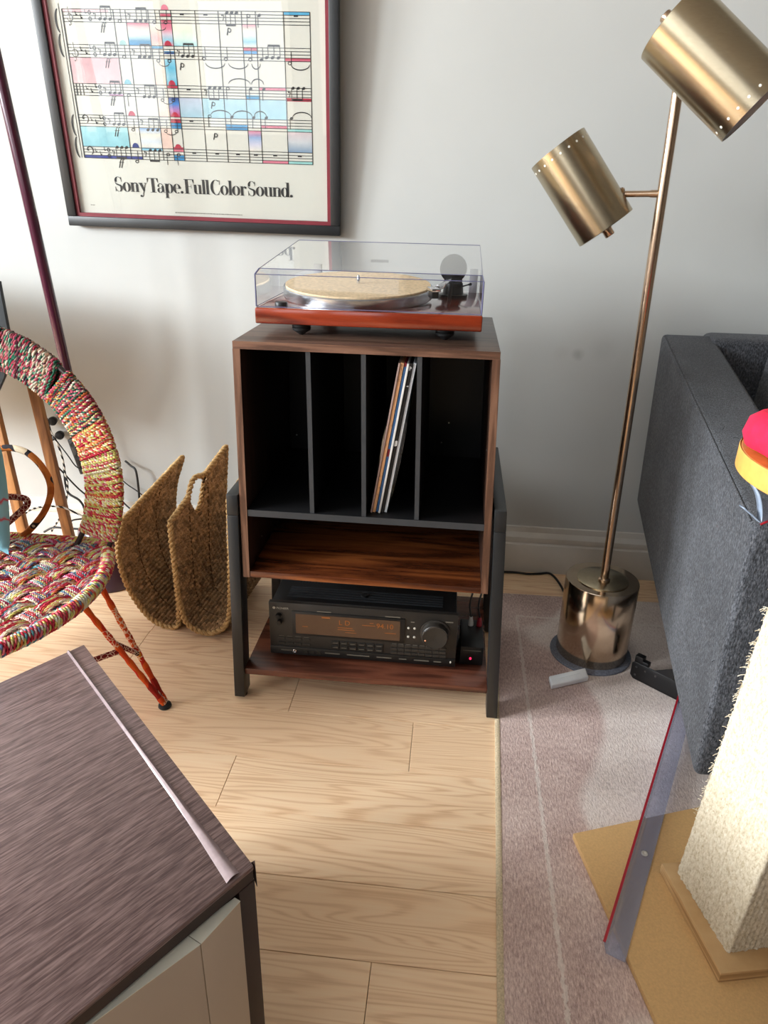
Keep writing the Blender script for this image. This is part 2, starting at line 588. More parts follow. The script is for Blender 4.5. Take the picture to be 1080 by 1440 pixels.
# printed cotton wound round the chair legs
t = NT('orange_cotton_wrap')
v = t.coords()
n1 = t.noise(t.coords((1, 1, 0.6)), 16, 1, 0.4)
c = t.ramp(n1, [(0.0, S(150, 34, 24)), (0.38, S(196, 66, 24)), (0.47, S(206, 86, 28)), (0.55, S(190, 46, 26)), (0.64, S(206, 128, 34))], 'CONSTANT')
n2 = t.n('ShaderNodeTexVoronoi', {'Vector': v, 'Scale': 110.0}, feature='DISTANCE_TO_EDGE').outputs[0]
m2 = t.math('MULTIPLY', t.math('LESS_THAN', n2, 0.08), t.math('GREATER_THAN', t.noise(v, 9, 1), 0.53))
c = t.mix(m2, c, S(226, 190, 160))
t.set(col=c, rough=0.8, spec=0.2, normal=t.bump(t.noise(v, 120, 3), 0.3, 0.002))
M_WRAP = t.m
t = NT('maroon_cotton_wrap')
n2 = t.n('ShaderNodeTexVoronoi', {'Vector': t.coords(), 'Scale': 120.0}, feature='DISTANCE_TO_EDGE').outputs[0]
n3 = t.noise(t.coords(), 14, 1)
c = t.ramp(n3, [(0.0, S(110, 26, 24)), (0.5, S(130, 34, 30)), (0.58, S(24, 22, 24))], 'CONSTANT')
t.set(col=t.mix(t.math('LESS_THAN', n2, 0.07), c, S(214, 180, 160)), rough=0.8, spec=0.2)
M_WRAP2 = t.m
t = NT('ochre_cotton_wrap')
n3 = t.noise(t.coords(), 18, 1)
t.set(col=t.ramp(n3, [(0.0, S(166, 90, 36)), (0.52, S(186, 106, 44)), (0.60, S(44, 40, 44)), (0.66, S(226, 206, 176))], 'CONSTANT'), rough=0.8, spec=0.2)
M_WRAP3 = t.m
t = NT('blue_printed_cotton')
f = t.noise(t.coords(), 14, 2)
t.set(col=t.ramp(f, [(0.0, S(120, 176, 192)), (0.58, S(132, 184, 198)), (0.62, S(190, 40, 60)), (0.66, S(140, 190, 202))], 'LINEAR'), rough=0.9, spec=0.15)
M_PILLOW = t.m


# ------------------------------------------------------------------ the room
def struct(o):
    o['kind'] = 'structure'
    return o


fl = MB().box(ROOM_X0, ROOM_X1, ROOM_Y0, WALL_Y + 0.1, -0.06, -0.012).build('floor', M_SUB, kind='structure')
# planks run left to right; rows measured from the joints in view
row_y = [0.70, 0.635, 0.502, 0.368, 0.235, 0.101, -0.031, -0.176, -0.308, -0.437, -0.566, -0.70, -0.83, -0.96]
joints = {0: [-0.9, 0.3], 1: [-0.4, 0.9], 2: [-1.0, 0.0, 1.1], 3: [-0.333, 0.7], 4: [-0.335, 0.55], 5: [-0.8, 0.088], 6: [-0.62, 0.364],
          7: [-1.1, 0.015], 8: [-0.5, 0.95], 9: [-0.9, 0.75], 10: [-0.45, 0.336], 11: [-0.1, 0.8], 12: [-0.6, 0.2]}
for i in range(len(row_y) - 1):
    xs = [-1.6] + joints[i] + [1.45]
    for a, b in zip(xs[:-1], xs[1:]):
        if b - a < 0.05:
            continue
        g = 0.0005
        MB().box(a + g, b - g, row_y[i + 1] + g, row_y[i] - g, -0.0125, 0.0).build('plank', M_OAK, fl, bevel=0.0006, seg=1)
# plain boards outside the measured area
for k in range(10):
    y1 = -0.96 - k * 0.194
    MB().box(ROOM_X0, ROOM_X1, y1 - 0.1935, y1, -0.0125, 0.0).build('plank', M_OAK, fl)
for (a, b) in ((ROOM_X0, -1.6), (1.45, ROOM_X1)):
    for k in range(9):
        y1 = 0.70 - k * 0.1845
        MB().box(a + 0.0005, b - 0.0005, y1 - 0.184, y1, -0.0125, 0.0).build('plank', M_OAK, fl)

MB().box(ROOM_X0, ROOM_X1, WALL_Y, WALL_Y + 0.1, -0.06, ROOM_Z).build('wall_back', M_WALL, kind='structure')
wl = MB()
ys = [ROOM_Y0 - 0.1] + [q for w_ in SIDE_WINDOWS for q in w_[:2]] + [WALL_Y + 0.1]
for a, b in zip(ys[0::2], ys[1::2]):
    wl.box(ROOM_X0 - 0.1, ROOM_X0, a, b, -0.06, ROOM_Z)
for (y0, y1, z0, z1, pw) in SIDE_WINDOWS:
    wl.box(ROOM_X0 - 0.1, ROOM_X0, y0, y1, -0.06, z0)
    wl.box(ROOM_X0 - 0.1, ROOM_X0, y0, y1, z1, ROOM_Z)
wl.build('wall_left', M_WALL2, kind='structure')
for k, (y0, y1, z0, z1, pw) in enumerate(SIDE_WINDOWS):
    f = MB()
    for (a, b, c_, d) in ((y0, y0 + 0.04, z0, z1), (y1 - 0.04, y1, z0, z1), (y0 + 0.04, y1 - 0.04, z0, z0 + 0.04), (y0 + 0.04, y1 - 0.04, z1 - 0.04, z1),
                          (y0 + 0.04, y1 - 0.04, (z0 + z1) / 2 - 0.015, (z0 + z1) / 2 + 0.015)):
        f.box(ROOM_X0 - 0.02, ROOM_X0 + 0.02, a, b, c_, d)
    f.build('window_%d' % (k + 5), M_TRIM, kind='structure')
MB().box(ROOM_X1, ROOM_X1 + 0.1, ROOM_Y0 - 0.1, WALL_Y + 0.1, -0.06, ROOM_Z).build('wall_right', M_WALL2, kind='structure')
MB().box(ROOM_X0 - 0.1, ROOM_X1 + 0.1, ROOM_Y0 - 0.1, WALL_Y + 0.1, ROOM_Z, ROOM_Z + 0.1).build('ceiling', M_CEIL, kind='structure')
wb = MB()
xs = [ROOM_X0] + [q for w_ in WINDOWS for q in w_[:2]] + [ROOM_X1]
for a, b in zip(xs[0::2], xs[1::2]):
    wb.box(a, b, ROOM_Y0 - 0.1, ROOM_Y0, -0.06, ROOM_Z)
for (x0, x1, z0, z1, pw) in WINDOWS:
    wb.box(x0, x1, ROOM_Y0 - 0.1, ROOM_Y0, -0.06, z0)
    wb.box(x0, x1, ROOM_Y0 - 0.1, ROOM_Y0, z1, ROOM_Z)
wb.build('wall_front', M_WALL2, kind='structure')
for k, (x0, x1, z0, z1, pw) in enumerate(WINDOWS):
    f = MB()
    for (a, b, c_, d) in ((x0, x0 + 0.04, z0, z1), (x1 - 0.04, x1, z0, z1), (x0 + 0.04, x1 - 0.04, z0, z0 + 0.04), (x0 + 0.04, x1 - 0.04, z1 - 0.04, z1),
                          (x0 + 0.04, x1 - 0.04, (z0 + z1) / 2 - 0.015, (z0 + z1) / 2 + 0.015)):
        f.box(a, b, ROOM_Y0 - 0.02, ROOM_Y0 + 0.02, c_, d)
    f.build('window_%d' % (k + 1), M_TRIM, kind='structure')

# baseboard with a moulded top
prof = [(0, 0), (-0.016, 0), (-0.016, 0.092), (-0.012, 0.097), (-0.014, 0.101), (-0.016, 0.106), (-0.016, 0.116), (-0.011, 0.124), (-0.007, 0.13), (-0.006, 0.146), (0, 0.148)]
bb = MB().prism([(ROOM_X0, WALL_Y + y, z) for y, z in prof], (ROOM_X1 - ROOM_X0, 0, 0))
bb.build('baseboard_back', M_TRIM, kind='structure', sharp=25)

# ------------------------------------------------------------------ rug
RX, RYB = 0.5535, 0.545        # left edge near the back, back edge
rug_loc = (RX, RYB, 0)
rug = thing('area_rug', 'faded mauve and cream area rug with a thin pale border line', 'rug', rug_loc)
rl = lambda y: 0.567 + (y - 0.545) * 0.034
yf = -1.6
MB().prism([(rl(RYB), RYB, 0.0005), (2.2, RYB + 0.03, 0.0005), (2.2, yf, 0.0005), (rl(yf), yf, 0.0005)], (0, 0, 0.0055)).build('pile', M_RUG, rug)
MB().prism([(rl(yf) + x, yf, z) for x, z in ((-0.009, 0.0004), (0.001, 0.0004), (0.001, 0.0068), (-0.002, 0.0074), (-0.006, 0.0066), (-0.009, 0.004))], (rl(RYB) - rl(yf), RYB - yf, 0)).build('edge_binding', M_RUGBIND, rug, label='beige stitched edge binding')

# ------------------------------------------------------------------ record cabinet on its steel frame
cab = thing('record_cabinet', 'walnut record player stand with black dividers and black steel side frames', 'cabinet', (0.25, 0.2, 0))
CD = 0.40
cl = lambda z: -0.003 + (z - 0.314) * (0.008 / 0.482)      # outer left edge at height z
cr = lambda z: 0.499 - (z - 0.314) * (0.016 / 0.482)
ZT, ZS, ZB = 0.7965, 0.4655, 0.3135
TT = 0.0140


def slab(name, z0, z1, m, inset=0.0, y0=0.0, y1=CD, bevel=0.0008, tz=0.0):
    a0, b0, a1, b1 = cl(z0) + inset, cr(z0) - inset, cl(z1) + inset, cr(z1) - inset
    return MB().hexa([(a0, y0, z0), (b0, y0, z0 - tz), (b0, y1, z0 - tz), (a0, y1, z0), (a1, y0, z1), (b1, y0, z1 - tz), (b1, y1, z1 - tz), (a1, y1, z1)]).build(name, m, cab, bevel)


slab('top_panel', ZT - TT, ZT, M_WALNUT_TOP)
MB().hexa([(cl(ZT), -0.0012, ZT - TT), (cr(ZT), -0.0012, ZT - TT), (cr(ZT), 0, ZT - TT), (cl(ZT), 0, ZT - TT),
           (cl(ZT), -0.0012, ZT), (cr(ZT), -0.0012, ZT), (cr(ZT), 0, ZT), (cl(ZT), 0, ZT)]).build('edge_band', M_WALNUT, cab)
zt_ = ZT - TT
SW = 0.0135
for s in (0, 1):
    o0, o1 = (cl(ZB), cl(zt_)) if s == 0 else (cr(ZB) - SW, cr(zt_) - SW)
    MB().hexa([(o0, 0, ZB), (o0 + SW, 0, ZB), (o0 + SW, CD, ZB), (o0, CD, ZB), (o1, 0, zt_), (o1 + SW, 0, zt_), (o1 + SW, CD, zt_), (o1, CD, zt_)]).build('side_panel', M_WALNUT_SHADED, cab, 0.0004)
    q0, q1 = (o0 - 0.0006, o1 - 0.0006) if s == 0 else (o0 + SW, o1 + SW)
    MB().hexa([(q0, 0.0, ZB), (q0 + 0.0006, 0.0, ZB), (q0 + 0.0006, CD, ZB), (q0, CD, ZB), (q1, 0.0, zt_), (q1 + 0.0006, 0.0, zt_), (q1 + 0.0006, CD, zt_), (q1, CD, zt_)]).build('side_veneer', M_WALNUT_V, cab)  # outer face keeps the unshaded walnut colour
    MB().hexa([(o0, -0.0012, ZB), (o0 + SW, -0.0012, ZB), (o0 + SW, 0, ZB), (o0, 0, ZB), (o1, -0.0012, zt_), (o1 + SW, -0.0012, zt_), (o1 + SW, 0, zt_), (o1, 0, zt_)]).build('edge_band', M_WALNUT_V, cab)
slab('bottom_shelf', ZB, ZB + 0.0135, M_ROSE, SW, tz=0.0015)
sh = MB()
slab('record_shelf', ZS - 0.0135, ZS, M_BLACKBOARD, SW, 0.0012, CD - 0.012)
MB().hexa([(cl(ZS) + SW, 0.0, ZS - 0.0135), (cr(ZS) - SW, 0.0, ZS - 0.0135), (cr(ZS) - SW, 0.0012, ZS - 0.0135), (cl(ZS) + SW, 0.0012, ZS - 0.0135),
           (cl(ZS) + SW, 0.0, ZS), (cr(ZS) - SW, 0.0, ZS), (cr(ZS) - SW, 0.0012, ZS), (cl(ZS) + SW, 0.0012, ZS)]).build('shelf_edge_band', M_BLACKEDGE, cab)
a0, b0 = cl(ZB) + SW, cr(ZB) - SW
a1, b1 = cl(zt_) + SW, cr(zt_) - SW
MB().hexa([(a0, CD - 0.012, ZB + 0.0135), (b0, CD - 0.012, ZB + 0.0135), (b0, CD, ZB + 0.0135), (a0, CD, ZB + 0.0135),
           (a1, CD - 0.012, zt_), (b1, CD - 0.012, zt_), (b1, CD, zt_), (a1, CD, zt_)]).build('back_panel', M_BLACKBOARD, cab)
for xt, xb in ((0.1415, 0.1435), (0.242, 0.246), (0.3425, 0.3495)):
    w = 0.0043
    dv = MB().hexa([(xb - w, 0.004, ZS), (xb + w, 0.004, ZS), (xb + w, CD - 0.012, ZS), (xb - w, CD - 0.012, ZS),
                    (xt - w, 0.004, zt_), (xt + w, 0.004, zt_), (xt + w, CD - 0.012, zt_), (xt - w, CD - 0.012, zt_)]).build('divider', M_BLACKBOARD, cab)
    MB().hexa([(xb - w, 0.003, ZS), (xb + w, 0.003, ZS), (xb + w, 0.004, ZS), (xb - w, 0.004, ZS),
               (xt - w, 0.003, zt_), (xt + w, 0.003, zt_), (xt + w, 0.004, zt_), (xt - w, 0.004, zt_)]).build('edge_band', M_BLACKEDGE, dv)
for (x, y, z) in ((0.03, CD - 0.013, 0.50), (0.20, CD - 0.013, 0.52), (0.09, CD - 0.013, 0.49), (0.40, CD - 0.013, 0.55), (0.385, CD - 0.013, 0.50)):
    MB().ball((x, y, z), 0.0022, 0.001, 0.0022, 8, 6).build('screw_head', M_SCREW, cab)
for (z, y) in ((0.36, 0.10), (0.43, 0.25), (0.36, 0.25)):
    MB().ball((cl(z) + SW, y, z), 0.001, 0.0022, 0.0022, 8, 6).build('screw_head', M_SCREW, cab)
MB().ball((cr(0.6) - SW, 0.05, 0.6), 0.001, 0.0022, 0.0022, 8, 6).build('screw_head', M_SCREW, cab)
# steel side frames
LW, LD, FY0, FY1 = 0.0235, 0.045, -0.006, CD - 0.02
ll = lambda z: -0.0400 + z * (0.014 / 0.4955)
lr = lambda z: 0.5440 - z * (0.023 / 0.4955)
LZ = 0.4985
for s in (0, 1):
    X = (lambda z: ll(z)) if s == 0 else (lambda z: lr(z) - LW)
    LB = 0.008
    for y0 in (FY0, FY1 - LD):
        lg = MB().hexa([(X(LB), y0, LB), (X(LB) + LW, y0, LB), (X(LB) + LW, y0 + LD, LB), (X(LB), y0 + LD, LB),
                        (X(LZ - LD), y0, LZ - LD), (X(LZ - LD) + LW, y0, LZ - LD), (X(LZ - LD) + LW, y0 + LD, LZ - LD), (X(LZ - LD), y0 + LD, LZ - LD)]).build('leg', M_STEEL, cab, 0.002)
        MB().cyl((X(0) + LW / 2, y0 + LD / 2, 0), (X(0) + LW / 2, y0 + LD / 2, LB + 0.001), 0.011, n=20).build('foot', M_RUBBER, lg)
    MB().hexa([(X(LZ - LD), FY0, LZ - LD), (X(LZ - LD) + LW, FY0, LZ - LD), (X(LZ - LD) + LW, FY1, LZ - LD), (X(LZ - LD), FY1, LZ - LD),
               (X(LZ), FY0, LZ), (X(LZ) + LW, FY0, LZ), (X(LZ) + LW, FY1, LZ), (X(LZ), FY1, LZ)]).build('frame_rail', M_STEEL, cab, 0.002)
LS0, LS1 = 0.0675, 0.0825
MB().box(ll(0.07) + LW + 0.0005, lr(0.07) - LW - 0.0005, 0.0, CD - 0.02, LS0, LS1).build('lower_shelf', wood('dark_rosewood_shelf', S(66, 36, 26), S(92, 52, 38), S(112, 66, 48), (0.8, 8, 8), 2.2, 0.25, 4, 40), cab, 0.0008)

# ------------------------------------------------------------------ turntable
PX0, PX1, PY0, PY1, PZ0, PZ1 = 0.0325, 0.4495, 0.058, 0.412, 0.819, 0.8475
tt = thing('turntable', 'turntable with glossy mahogany plinth, cork mat and clear dust cover', 'turntable', (0.24, 0.235, ZT))
MB().box(PX0, PX1, PY0, PY1, PZ0, PZ1).build('plinth', M_MAHOG, tt, 0.0025, 3)
for (x, y) in ((0.112, 0.092), (0.383, 0.098), (0.112, 0.375), (0.383, 0.375)):
    MB().lathe([(0.004, 0), (0.006, 0.0015), (0.017, 0.009), (0.018, 0.013), (0.0165, 0.0145), (0.018, 0.016), (0.018, 0.0235)], (x, y, ZT), n=32).build('foot', M_RUBBER, tt)
PC = (0.202, 0.226)
PAX = V(0, -math.sin(math.radians(4.0)), math.cos(math.radians(4.0)))
pc3 = V(PC[0], PC[1], PZ1 + 0.018)
pl = MB().lathe([(0.05, 0.0), (0.147, 0.002), (0.1495, 0.004), (0.1505, 0.0075), (0.1505, 0.0225), (0.1490, 0.0245), (0.146, 0.0245), (0, 0.0245)], V(PC[0], PC[1], PZ1 + 0.018) - PAX * 0.0145, PAX, n=96).build('platter', M_ALU, tt)
MB().lathe([(0.1455, 0), (0.1455, 0.003), (0, 0.003)], pc3 + PAX * 0.0102, PAX, n=96).build('cork_mat', M_CORK, pl)
MB().lathe([(0.0036, 0), (0.0036, 0.012), (0.002, 0.016), (0, 0.0165)], pc3 + PAX * 0.0132, PAX, n=16).build('spindle', M_CHROME, pl)
MB().cyl((PC[0], PC[1], PZ1), (PC[0], PC[1], PZ1 + 0.004), 0.05, n=32).build('bearing', M_BLACKPLASTIC, pl)
# tonearm
TX, TY = 0.392, 0.325
arm = MB().lathe([(0.031, 0), (0.031, 0.005), (0.022, 0.006), (0.020, 0.028), (0, 0.028)], (TX, TY, PZ1), n=40).build('tonearm', M_BLACKPLASTIC, tt)
MB().lathe([(0.0, -0.010), (0.026, -0.010), (0.0285, -0.007), (0.0285, 0.010), (0.025, 0.013), (0, 0.013)], (TX - 0.002, TY + 0.012, PZ1 + 0.056), (0, 1, 0), 40).build('counterweight', M_BLACKPLASTIC, arm)
MB().cyl((TX - 0.02, TY - 0.004, PZ1 + 0.028), (TX + 0.018, TY - 0.004, PZ1 + 0.028), 0.008).build('pivot_housing', M_BLACKPLASTIC, arm)
MB().tube(smooth_path([(TX - 0.002, TY, PZ1 + 0.046), (TX - 0.008, TY - 0.09, PZ1 + 0.044), (TX - 0.018, TY - 0.17, PZ1 + 0.042), (TX - 0.028, TY - 0.205, PZ1 + 0.040)], 6), 0.0045, 12).build('arm_tube', M_CHROME, arm)
MB().obox((TX - 0.034, TY - 0.222, PZ1 + 0.038), (0.008, 0.003, 0), (-0.006, 0.018, 0), (0, 0, 0.003)).build('headshell', M_CHROME, arm, 0.001)
MB().obox((TX - 0.034, TY - 0.222, PZ1 + 0.029), (0.006, 0.002, 0), (-0.004, 0.012, 0), (0, 0, 0.006)).build('cartridge', M_BLACKPLASTIC, arm, 0.001)
MB().tube([(TX - 0.026, TY - 0.226, PZ1 + 0.038), (TX - 0.016, TY - 0.226, PZ1 + 0.042), (TX - 0.012, TY - 0.228, PZ1 + 0.05)], 0.0012, 6).build('finger_lift', M_CHROME, arm)
MB().tube([(TX + 0.012, TY - 0.006, PZ1 + 0.02), (TX + 0.03, TY - 0.03, PZ1 + 0.028), (TX + 0.036, TY - 0.036, PZ1 + 0.03)], [0.0015, 0.0015, 0.003], 8).build('cue_lever', M_BLACKPLASTIC, arm)
MB().cyl((TX - 0.006, TY - 0.055, PZ1), (TX - 0.006, TY - 0.055, PZ1 + 0.032), 0.004, n=12).build('arm_rest', M_BLACKPLASTIC, arm)
MB().lathe([(0.012, 0), (0.012, 0.006), (0.011, 0.008), (0, 0.008)], (0.075, 0.09, PZ1), n=24).build('power_knob', M_BLACKPLASTIC, tt)
# dust cover: hollow five-sided box with a chamfered top
LX0, LX1, LY0, LY1 = 0.0355, 0.447, 0.0605, 0.409
ZF, ZK, ch = 0.916, 0.947, 0.010
lid = MB()


def lidshell(d, flip=False):
    x0, x1, y0, y1 = LX0 + d, LX1 - d, LY0 + d, LY1 - d
    zf, zk = ZF - d, ZK - d
    zb = PZ1 + 0.002
    # side loops: bottom, below chamfer, top
    return [(x0, y0, zb), (x1, y0, zb), (x1, y1, zb), (x0, y1, zb),
            (x0, y0, zf - ch), (x1, y0, zf - ch), (x1, y1, zk - ch * 0.4), (x0, y1, zk - ch * 0.4),
            (x0 + ch * 0.8, y0 + ch * 0.3, zf), (x1 - ch * 0.3, y0 + ch * 0.3, zf), (x1 - ch * 0.3, y1 - ch * 0.3, zk), (x0 + ch * 0.8, y1 - ch * 0.3, zk)]


fs = [(0, 1, 5, 4), (1, 2, 6, 5), (2, 3, 7, 6), (3, 0, 4, 7), (4, 5, 9, 8), (5, 6, 10, 9), (6, 7, 11, 10), (7, 4, 8, 11), (8, 9, 10, 11)]
lv = lidshell(0.0)
cover = MB().add(lv, fs).build('dust_cover', M_ACRYLIC, tt, sharp=20)
ed = MB()
for a, b in ((0, 4), (1, 5), (4, 8), (8, 9), (4, 5), (5, 9), (9, 10), (8, 11), (10, 11), (0, 1), (1, 2), (0, 3)):
    thick = 0.0014 if (a, b) in ((0, 4), (1, 5), (4, 8)) else 0.0007
    ed.tube([lv[a], lv[b]], thick, 6)
ed.build('cover_edge', M_ACREDGE, cover, label='darker polished edge of the clear cover')
for x in (0.085, 0.435):
    MB().box(x - 0.009, x + 0.009, LY1 - 0.004, LY1 + 0.005, PZ1 - 0.01, PZ1 + 0.05).build('hinge', plain('grey_hinge_plastic', S(150, 150, 156), 0.4), cover, 0.001)
MB().box(0.205, 0.245, LY1 - 0.0015, LY1 - 0.001, 0.905, 0.911).build('maker_plate', plain('grey_print', S(120, 120, 122), 0.5), cover)

# ------------------------------------------------------------------ records leaning in the third bay
rec = [  # colour of the spine, thickness, gap, label, extra bands
    ('mauve_sleeve', S(178, 150, 140), 0.0030, 'record in clear plastic, dusty mauve spine, leftmost of the leaning records'),
    ('peach_sleeve', S(232, 176, 128), 0.0050, 'record with a peach orange spine and tiny dark lettering'),
    ('blue_sleeve', S(58, 104, 158), 0.0040, 'record with a blue spine broken by dark red patches'),
    ('white_sleeve', S(222, 220, 216), 0.0036, 'record with a thin plain white spine beside the blue one'),
    ('black_sleeve', S(30, 29, 30), 0.0050, 'record with a black spine carrying white marks'),
    ('bright_sleeve', S(228, 232, 236), 0.0048, 'record in a loose shiny plastic cover, white spine, rightmost of the leaning records'),
]
xb, lean = 0.2565, math.radians(9.0)
ca, sa = math.cos(lean), math.sin(lean)
ux, uz = V(ca, 0, -sa), V(sa, 0, ca)
M_POLY = clear('record_polythene', (0.9, 0.91, 0.92, 1), 0.08, strength=1.6)
H, DPT = 0.302, 0.30
z0 = ZS + 0.0003
offs = 0.0
for i, (nm, c_, th, lab) in enumerate(rec):
    th *= 1.15
    o = V(xb, 0.022 + 0.003 * (i % 3), z0 + 0.030 * sa) + ux * offs
    # lowest corner of a leaning sleeve rests on the shelf
    o[2] = z0 + th * sa
    e = thing('vinyl_record', lab, 'record', (o[0], o[1], z0), 'records leaning in the third bay of the cabinet')
    t = NT(nm)
    vv = t.coords((1, 1, 1))
    fz = t.n('ShaderNodeSeparateXYZ', {0: vv}).outputs[2]
    cc = c_
    if i == 2:
        cc = t.ramp(t.noise(t.coords((0.01, 0.01, 1)), 28, 1), [(0.0, c_), (0.56, c_), (0.57, S(130, 30, 44)), (0.7, S(28, 40, 90))], 'CONSTANT')
    if i == 4:
        cc = t.ramp(t.noise(t.coords((0.3, 0.3, 1)), 60, 2), [(0.0, c_), (0.6, c_), (0.61, S(226, 226, 226))], 'CONSTANT')
    if i == 1:
        cc = t.ramp(t.noise(t.coords((6, 6, 1)), 70, 2), [(0.0, c_), (0.60, c_), (0.66, S(150, 96, 70))], 'LINEAR')
    t.set(col=cc, rough=0.4)
    m = MB()
    y0_ = o[1]
    c0 = V(o[0], y0_, o[2])
    p = [c0, c0 + ux * th, c0 + ux * th + V(0, DPT, 0), c0 + V(0, DPT, 0)]
    m.hexa([*p, *[q + uz * H for q in p]])
    m.build('sleeve', t.m, e, 0.0006, 1)
    if i in (0, 5):
        g, s_ = 0.0012, (1 if i == 5 else -1)
        mm = MB()
        # loose plastic cover: a sheet bulging away from the sleeve
        n_ = 10
        rows = []
        for k in range(n_ + 1):
            tt_ = k / n_
            bul = (0.010 if i == 5 else 0.005) * math.sin(PI * min(1, tt_ * 1.15)) * (1 - 0.4 * tt_) + g
            base_ = c0 + uz * (H * tt_) + (ux * th if s_ > 0 else V(0, 0, 0))
            base_[2] = max(base_[2], z0 + 0.0005)
            rows.append([base_ - V(0, 0.004, 0), base_ + ux * s_ * bul * 0.75 - V(0, 0.002, 0), base_ + ux * s_ * bul + V(0, 0.03, 0), base_ + ux * s_ * bul * 0.7 + V(0, DPT, 0)])
            for q in rows[-1]:
                q[2] = max(q[2], z0 + 0.0005)
        vs = [q for r_ in rows for q in r_]
        fq = [(a * 4 + b, a * 4 + b + 1, (a + 1) * 4 + b + 1, (a + 1) * 4 + b) for a in range(n_) for b in range(3)]
        mm.add(vs, fq)
        mm.build('plastic_cover', M_POLY, e, label='clear plastic outer cover')
    offs += th + 0.0007

# ------------------------------------------------------------------ receiver
def text_mesh(name, s, size, loc, m, parent, up=(0, 0, 1), right=(1, 0, 0), align='LEFT', extr=0.0002, shear=0.0, label=None):
    cu = bpy.data.curves.new(name, 'FONT')
    cu.body, cu.size, cu.align_x, cu.shear = s, size, align, shear
    cu.extrude = extr
    tmp = bpy.data.objects.new('tmp', cu)
    COL.objects.link(tmp)
    dg = bpy.context.evaluated_depsgraph_get()
    me = bpy.data.meshes.new_from_object(tmp.evaluated_get(dg))
    bpy.data.objects.remove(tmp)
    r_, u_ = V(*right), V(*up)
    n_ = np.cross(r_, u_)
    off = V(*parent_loc(parent))
    for vv in me.vertices:
        q = V(*loc) + r_ * vv.co.x + u_ * vv.co.y + n_ * vv.co.z - off
        vv.co = q
    me.materials.clear()
    me.materials.append(m)
    me.name = name
    return link(name, me, parent, label=label)


FYR = 0.050
AX0, AX1, AZ0, AZ1 = 0.0325, 0.4465, 0.0945, 0.2255
av = thing('stereo_receiver', 'black stereo receiver with amber display and large round volume knob', 'receiver', (0.24, 0.2, LS1))
M_AVBODY = plain('satin_black_metal', S(15, 16, 17), 0.38, var=0.03)
M_AVFACE = plain('brushed_black_face', S(38, 34, 30), 0.42, var=0.04, scale=60)
M_AVLOW = plain('black_face', S(13, 13, 13), 0.45)
M_VENT = plain('vent_black', S(34, 36, 39), 0.35)
M_PRINT = plain('silver_print', S(176, 172, 160), 0.5)
M_DIM = plain('dim_print', S(96, 90, 80), 0.5)
MB().box(AX0 + 0.004, AX1 - 0.004, FYR + 0.014, FYR + 0.32, AZ0 + 0.002, AZ1 - 0.003).build('case', M_AVBODY, av, 0.003)
MB().hexa([(AX0, FYR, AZ0 + 0.02), (AX1, FYR, AZ0 + 0.02), (AX1, FYR + 0.014, AZ0 + 0.02), (AX0, FYR + 0.014, AZ0 + 0.02),
           (AX0, FYR + 0.002, AZ1), (AX1, FYR + 0.002, AZ1), (AX1, FYR + 0.014, AZ1), (AX0, FYR + 0.014, AZ1)]).build('front_panel', M_AVFACE, av, 0.0015)
MB().box(AX0, AX1, FYR - 0.002, FYR + 0.014, AZ0, AZ0 + 0.0205).build('lower_fascia', M_AVLOW, av, 0.0015)
for x in (AX0 + 0.03, AX1 - 0.03):
    for y in (FYR + 0.03, FYR + 0.29):
        MB().cyl((x, y, LS1), (x, y, AZ0 + 0.004), 0.016, n=24).build('foot', M_RUBBER, av)
W_ = AX1 - AX0
fx = lambda a: AX0 + W_ * a
fz = lambda b: AZ1 - (AZ1 - AZ0) * b
YF = FYR - 0.0005
# top vents
for k in range(5):
    y = FYR + 0.035 + k * 0.010
    MB().box(AX0 + 0.035, AX1 - 0.035, y, y + 0.005, AZ1 - 0.004, AZ1 - 0.0015).build('vent_rib', M_VENT, av)
for r_ in range(3):
    for k in range(9):
        x = AX0 + 0.05 + k * 0.007
        MB().box(x, x + 0.0035, FYR + 0.10 + r_ * 0.012, FYR + 0.108 + r_ * 0.012, AZ1 - 0.0035, AZ1 - 0.0026).build('vent_slot', M_RUBBER, av)
MB().lathe([(0.009, 0), (0.009, 0.004), (0.007, 0.0045), (0, 0.003)], (AX0 + 0.205, FYR + 0.06, AZ1 - 0.003), n=24).build('vent_boss', M_AVBODY, av)
# display
t = NT('amber_display_glass')
t.set(col=S(62, 44, 32), rough=0.12, coat=0.3, ecol=S(120, 72, 40), estr=0.10)
dp = MB().box(fx(0.125), fx(0.725), FYR - 0.0012, FYR + 0.002, fz(0.60), fz(0.135)).build('display_bezel', M_AVLOW, av, 0.0006)
ds = MB().box(fx(0.145), fx(0.70), FYR - 0.0018, FYR - 0.001, fz(0.56), fz(0.18)).build('display_window', t.m, av)
t = NT('amber_segments')
t.set(col=S(40, 20, 8), rough=0.5, ecol=S(255, 140, 40), estr=0.26)
M_SEG = t.m
YD = FYR - 0.0022
text_mesh('display_digits', 'L D', 0.017, (fx(0.375), YD, fz(0.33)), M_SEG, ds)
text_mesh('display_digits', '94.10', 0.017, (fx(0.575), YD, fz(0.34)), M_SEG, ds)
for (a, b, c_, d) in ((0.285, 0.33, 0.205, 0.225), (0.37, 0.45, 0.38, 0.39), (0.37, 0.46, 0.42, 0.43), (0.50, 0.57, 0.30, 0.31), (0.62, 0.68, 0.42, 0.43), (0.41, 0.47, 0.47, 0.476), (0.18, 0.21, 0.41, 0.418), (0.54, 0.56, 0.25, 0.26)):
    MB().box(fx(a), fx(b), YD, YD + 0.0003, fz(d), fz(c_)).build('display_marker', M_SEG, ds)
text_mesh('lettering', 'PIONEER', 0.0068, (fx(0.043), YF, fz(0.115)), M_PRINT, av, label='silver brand lettering')
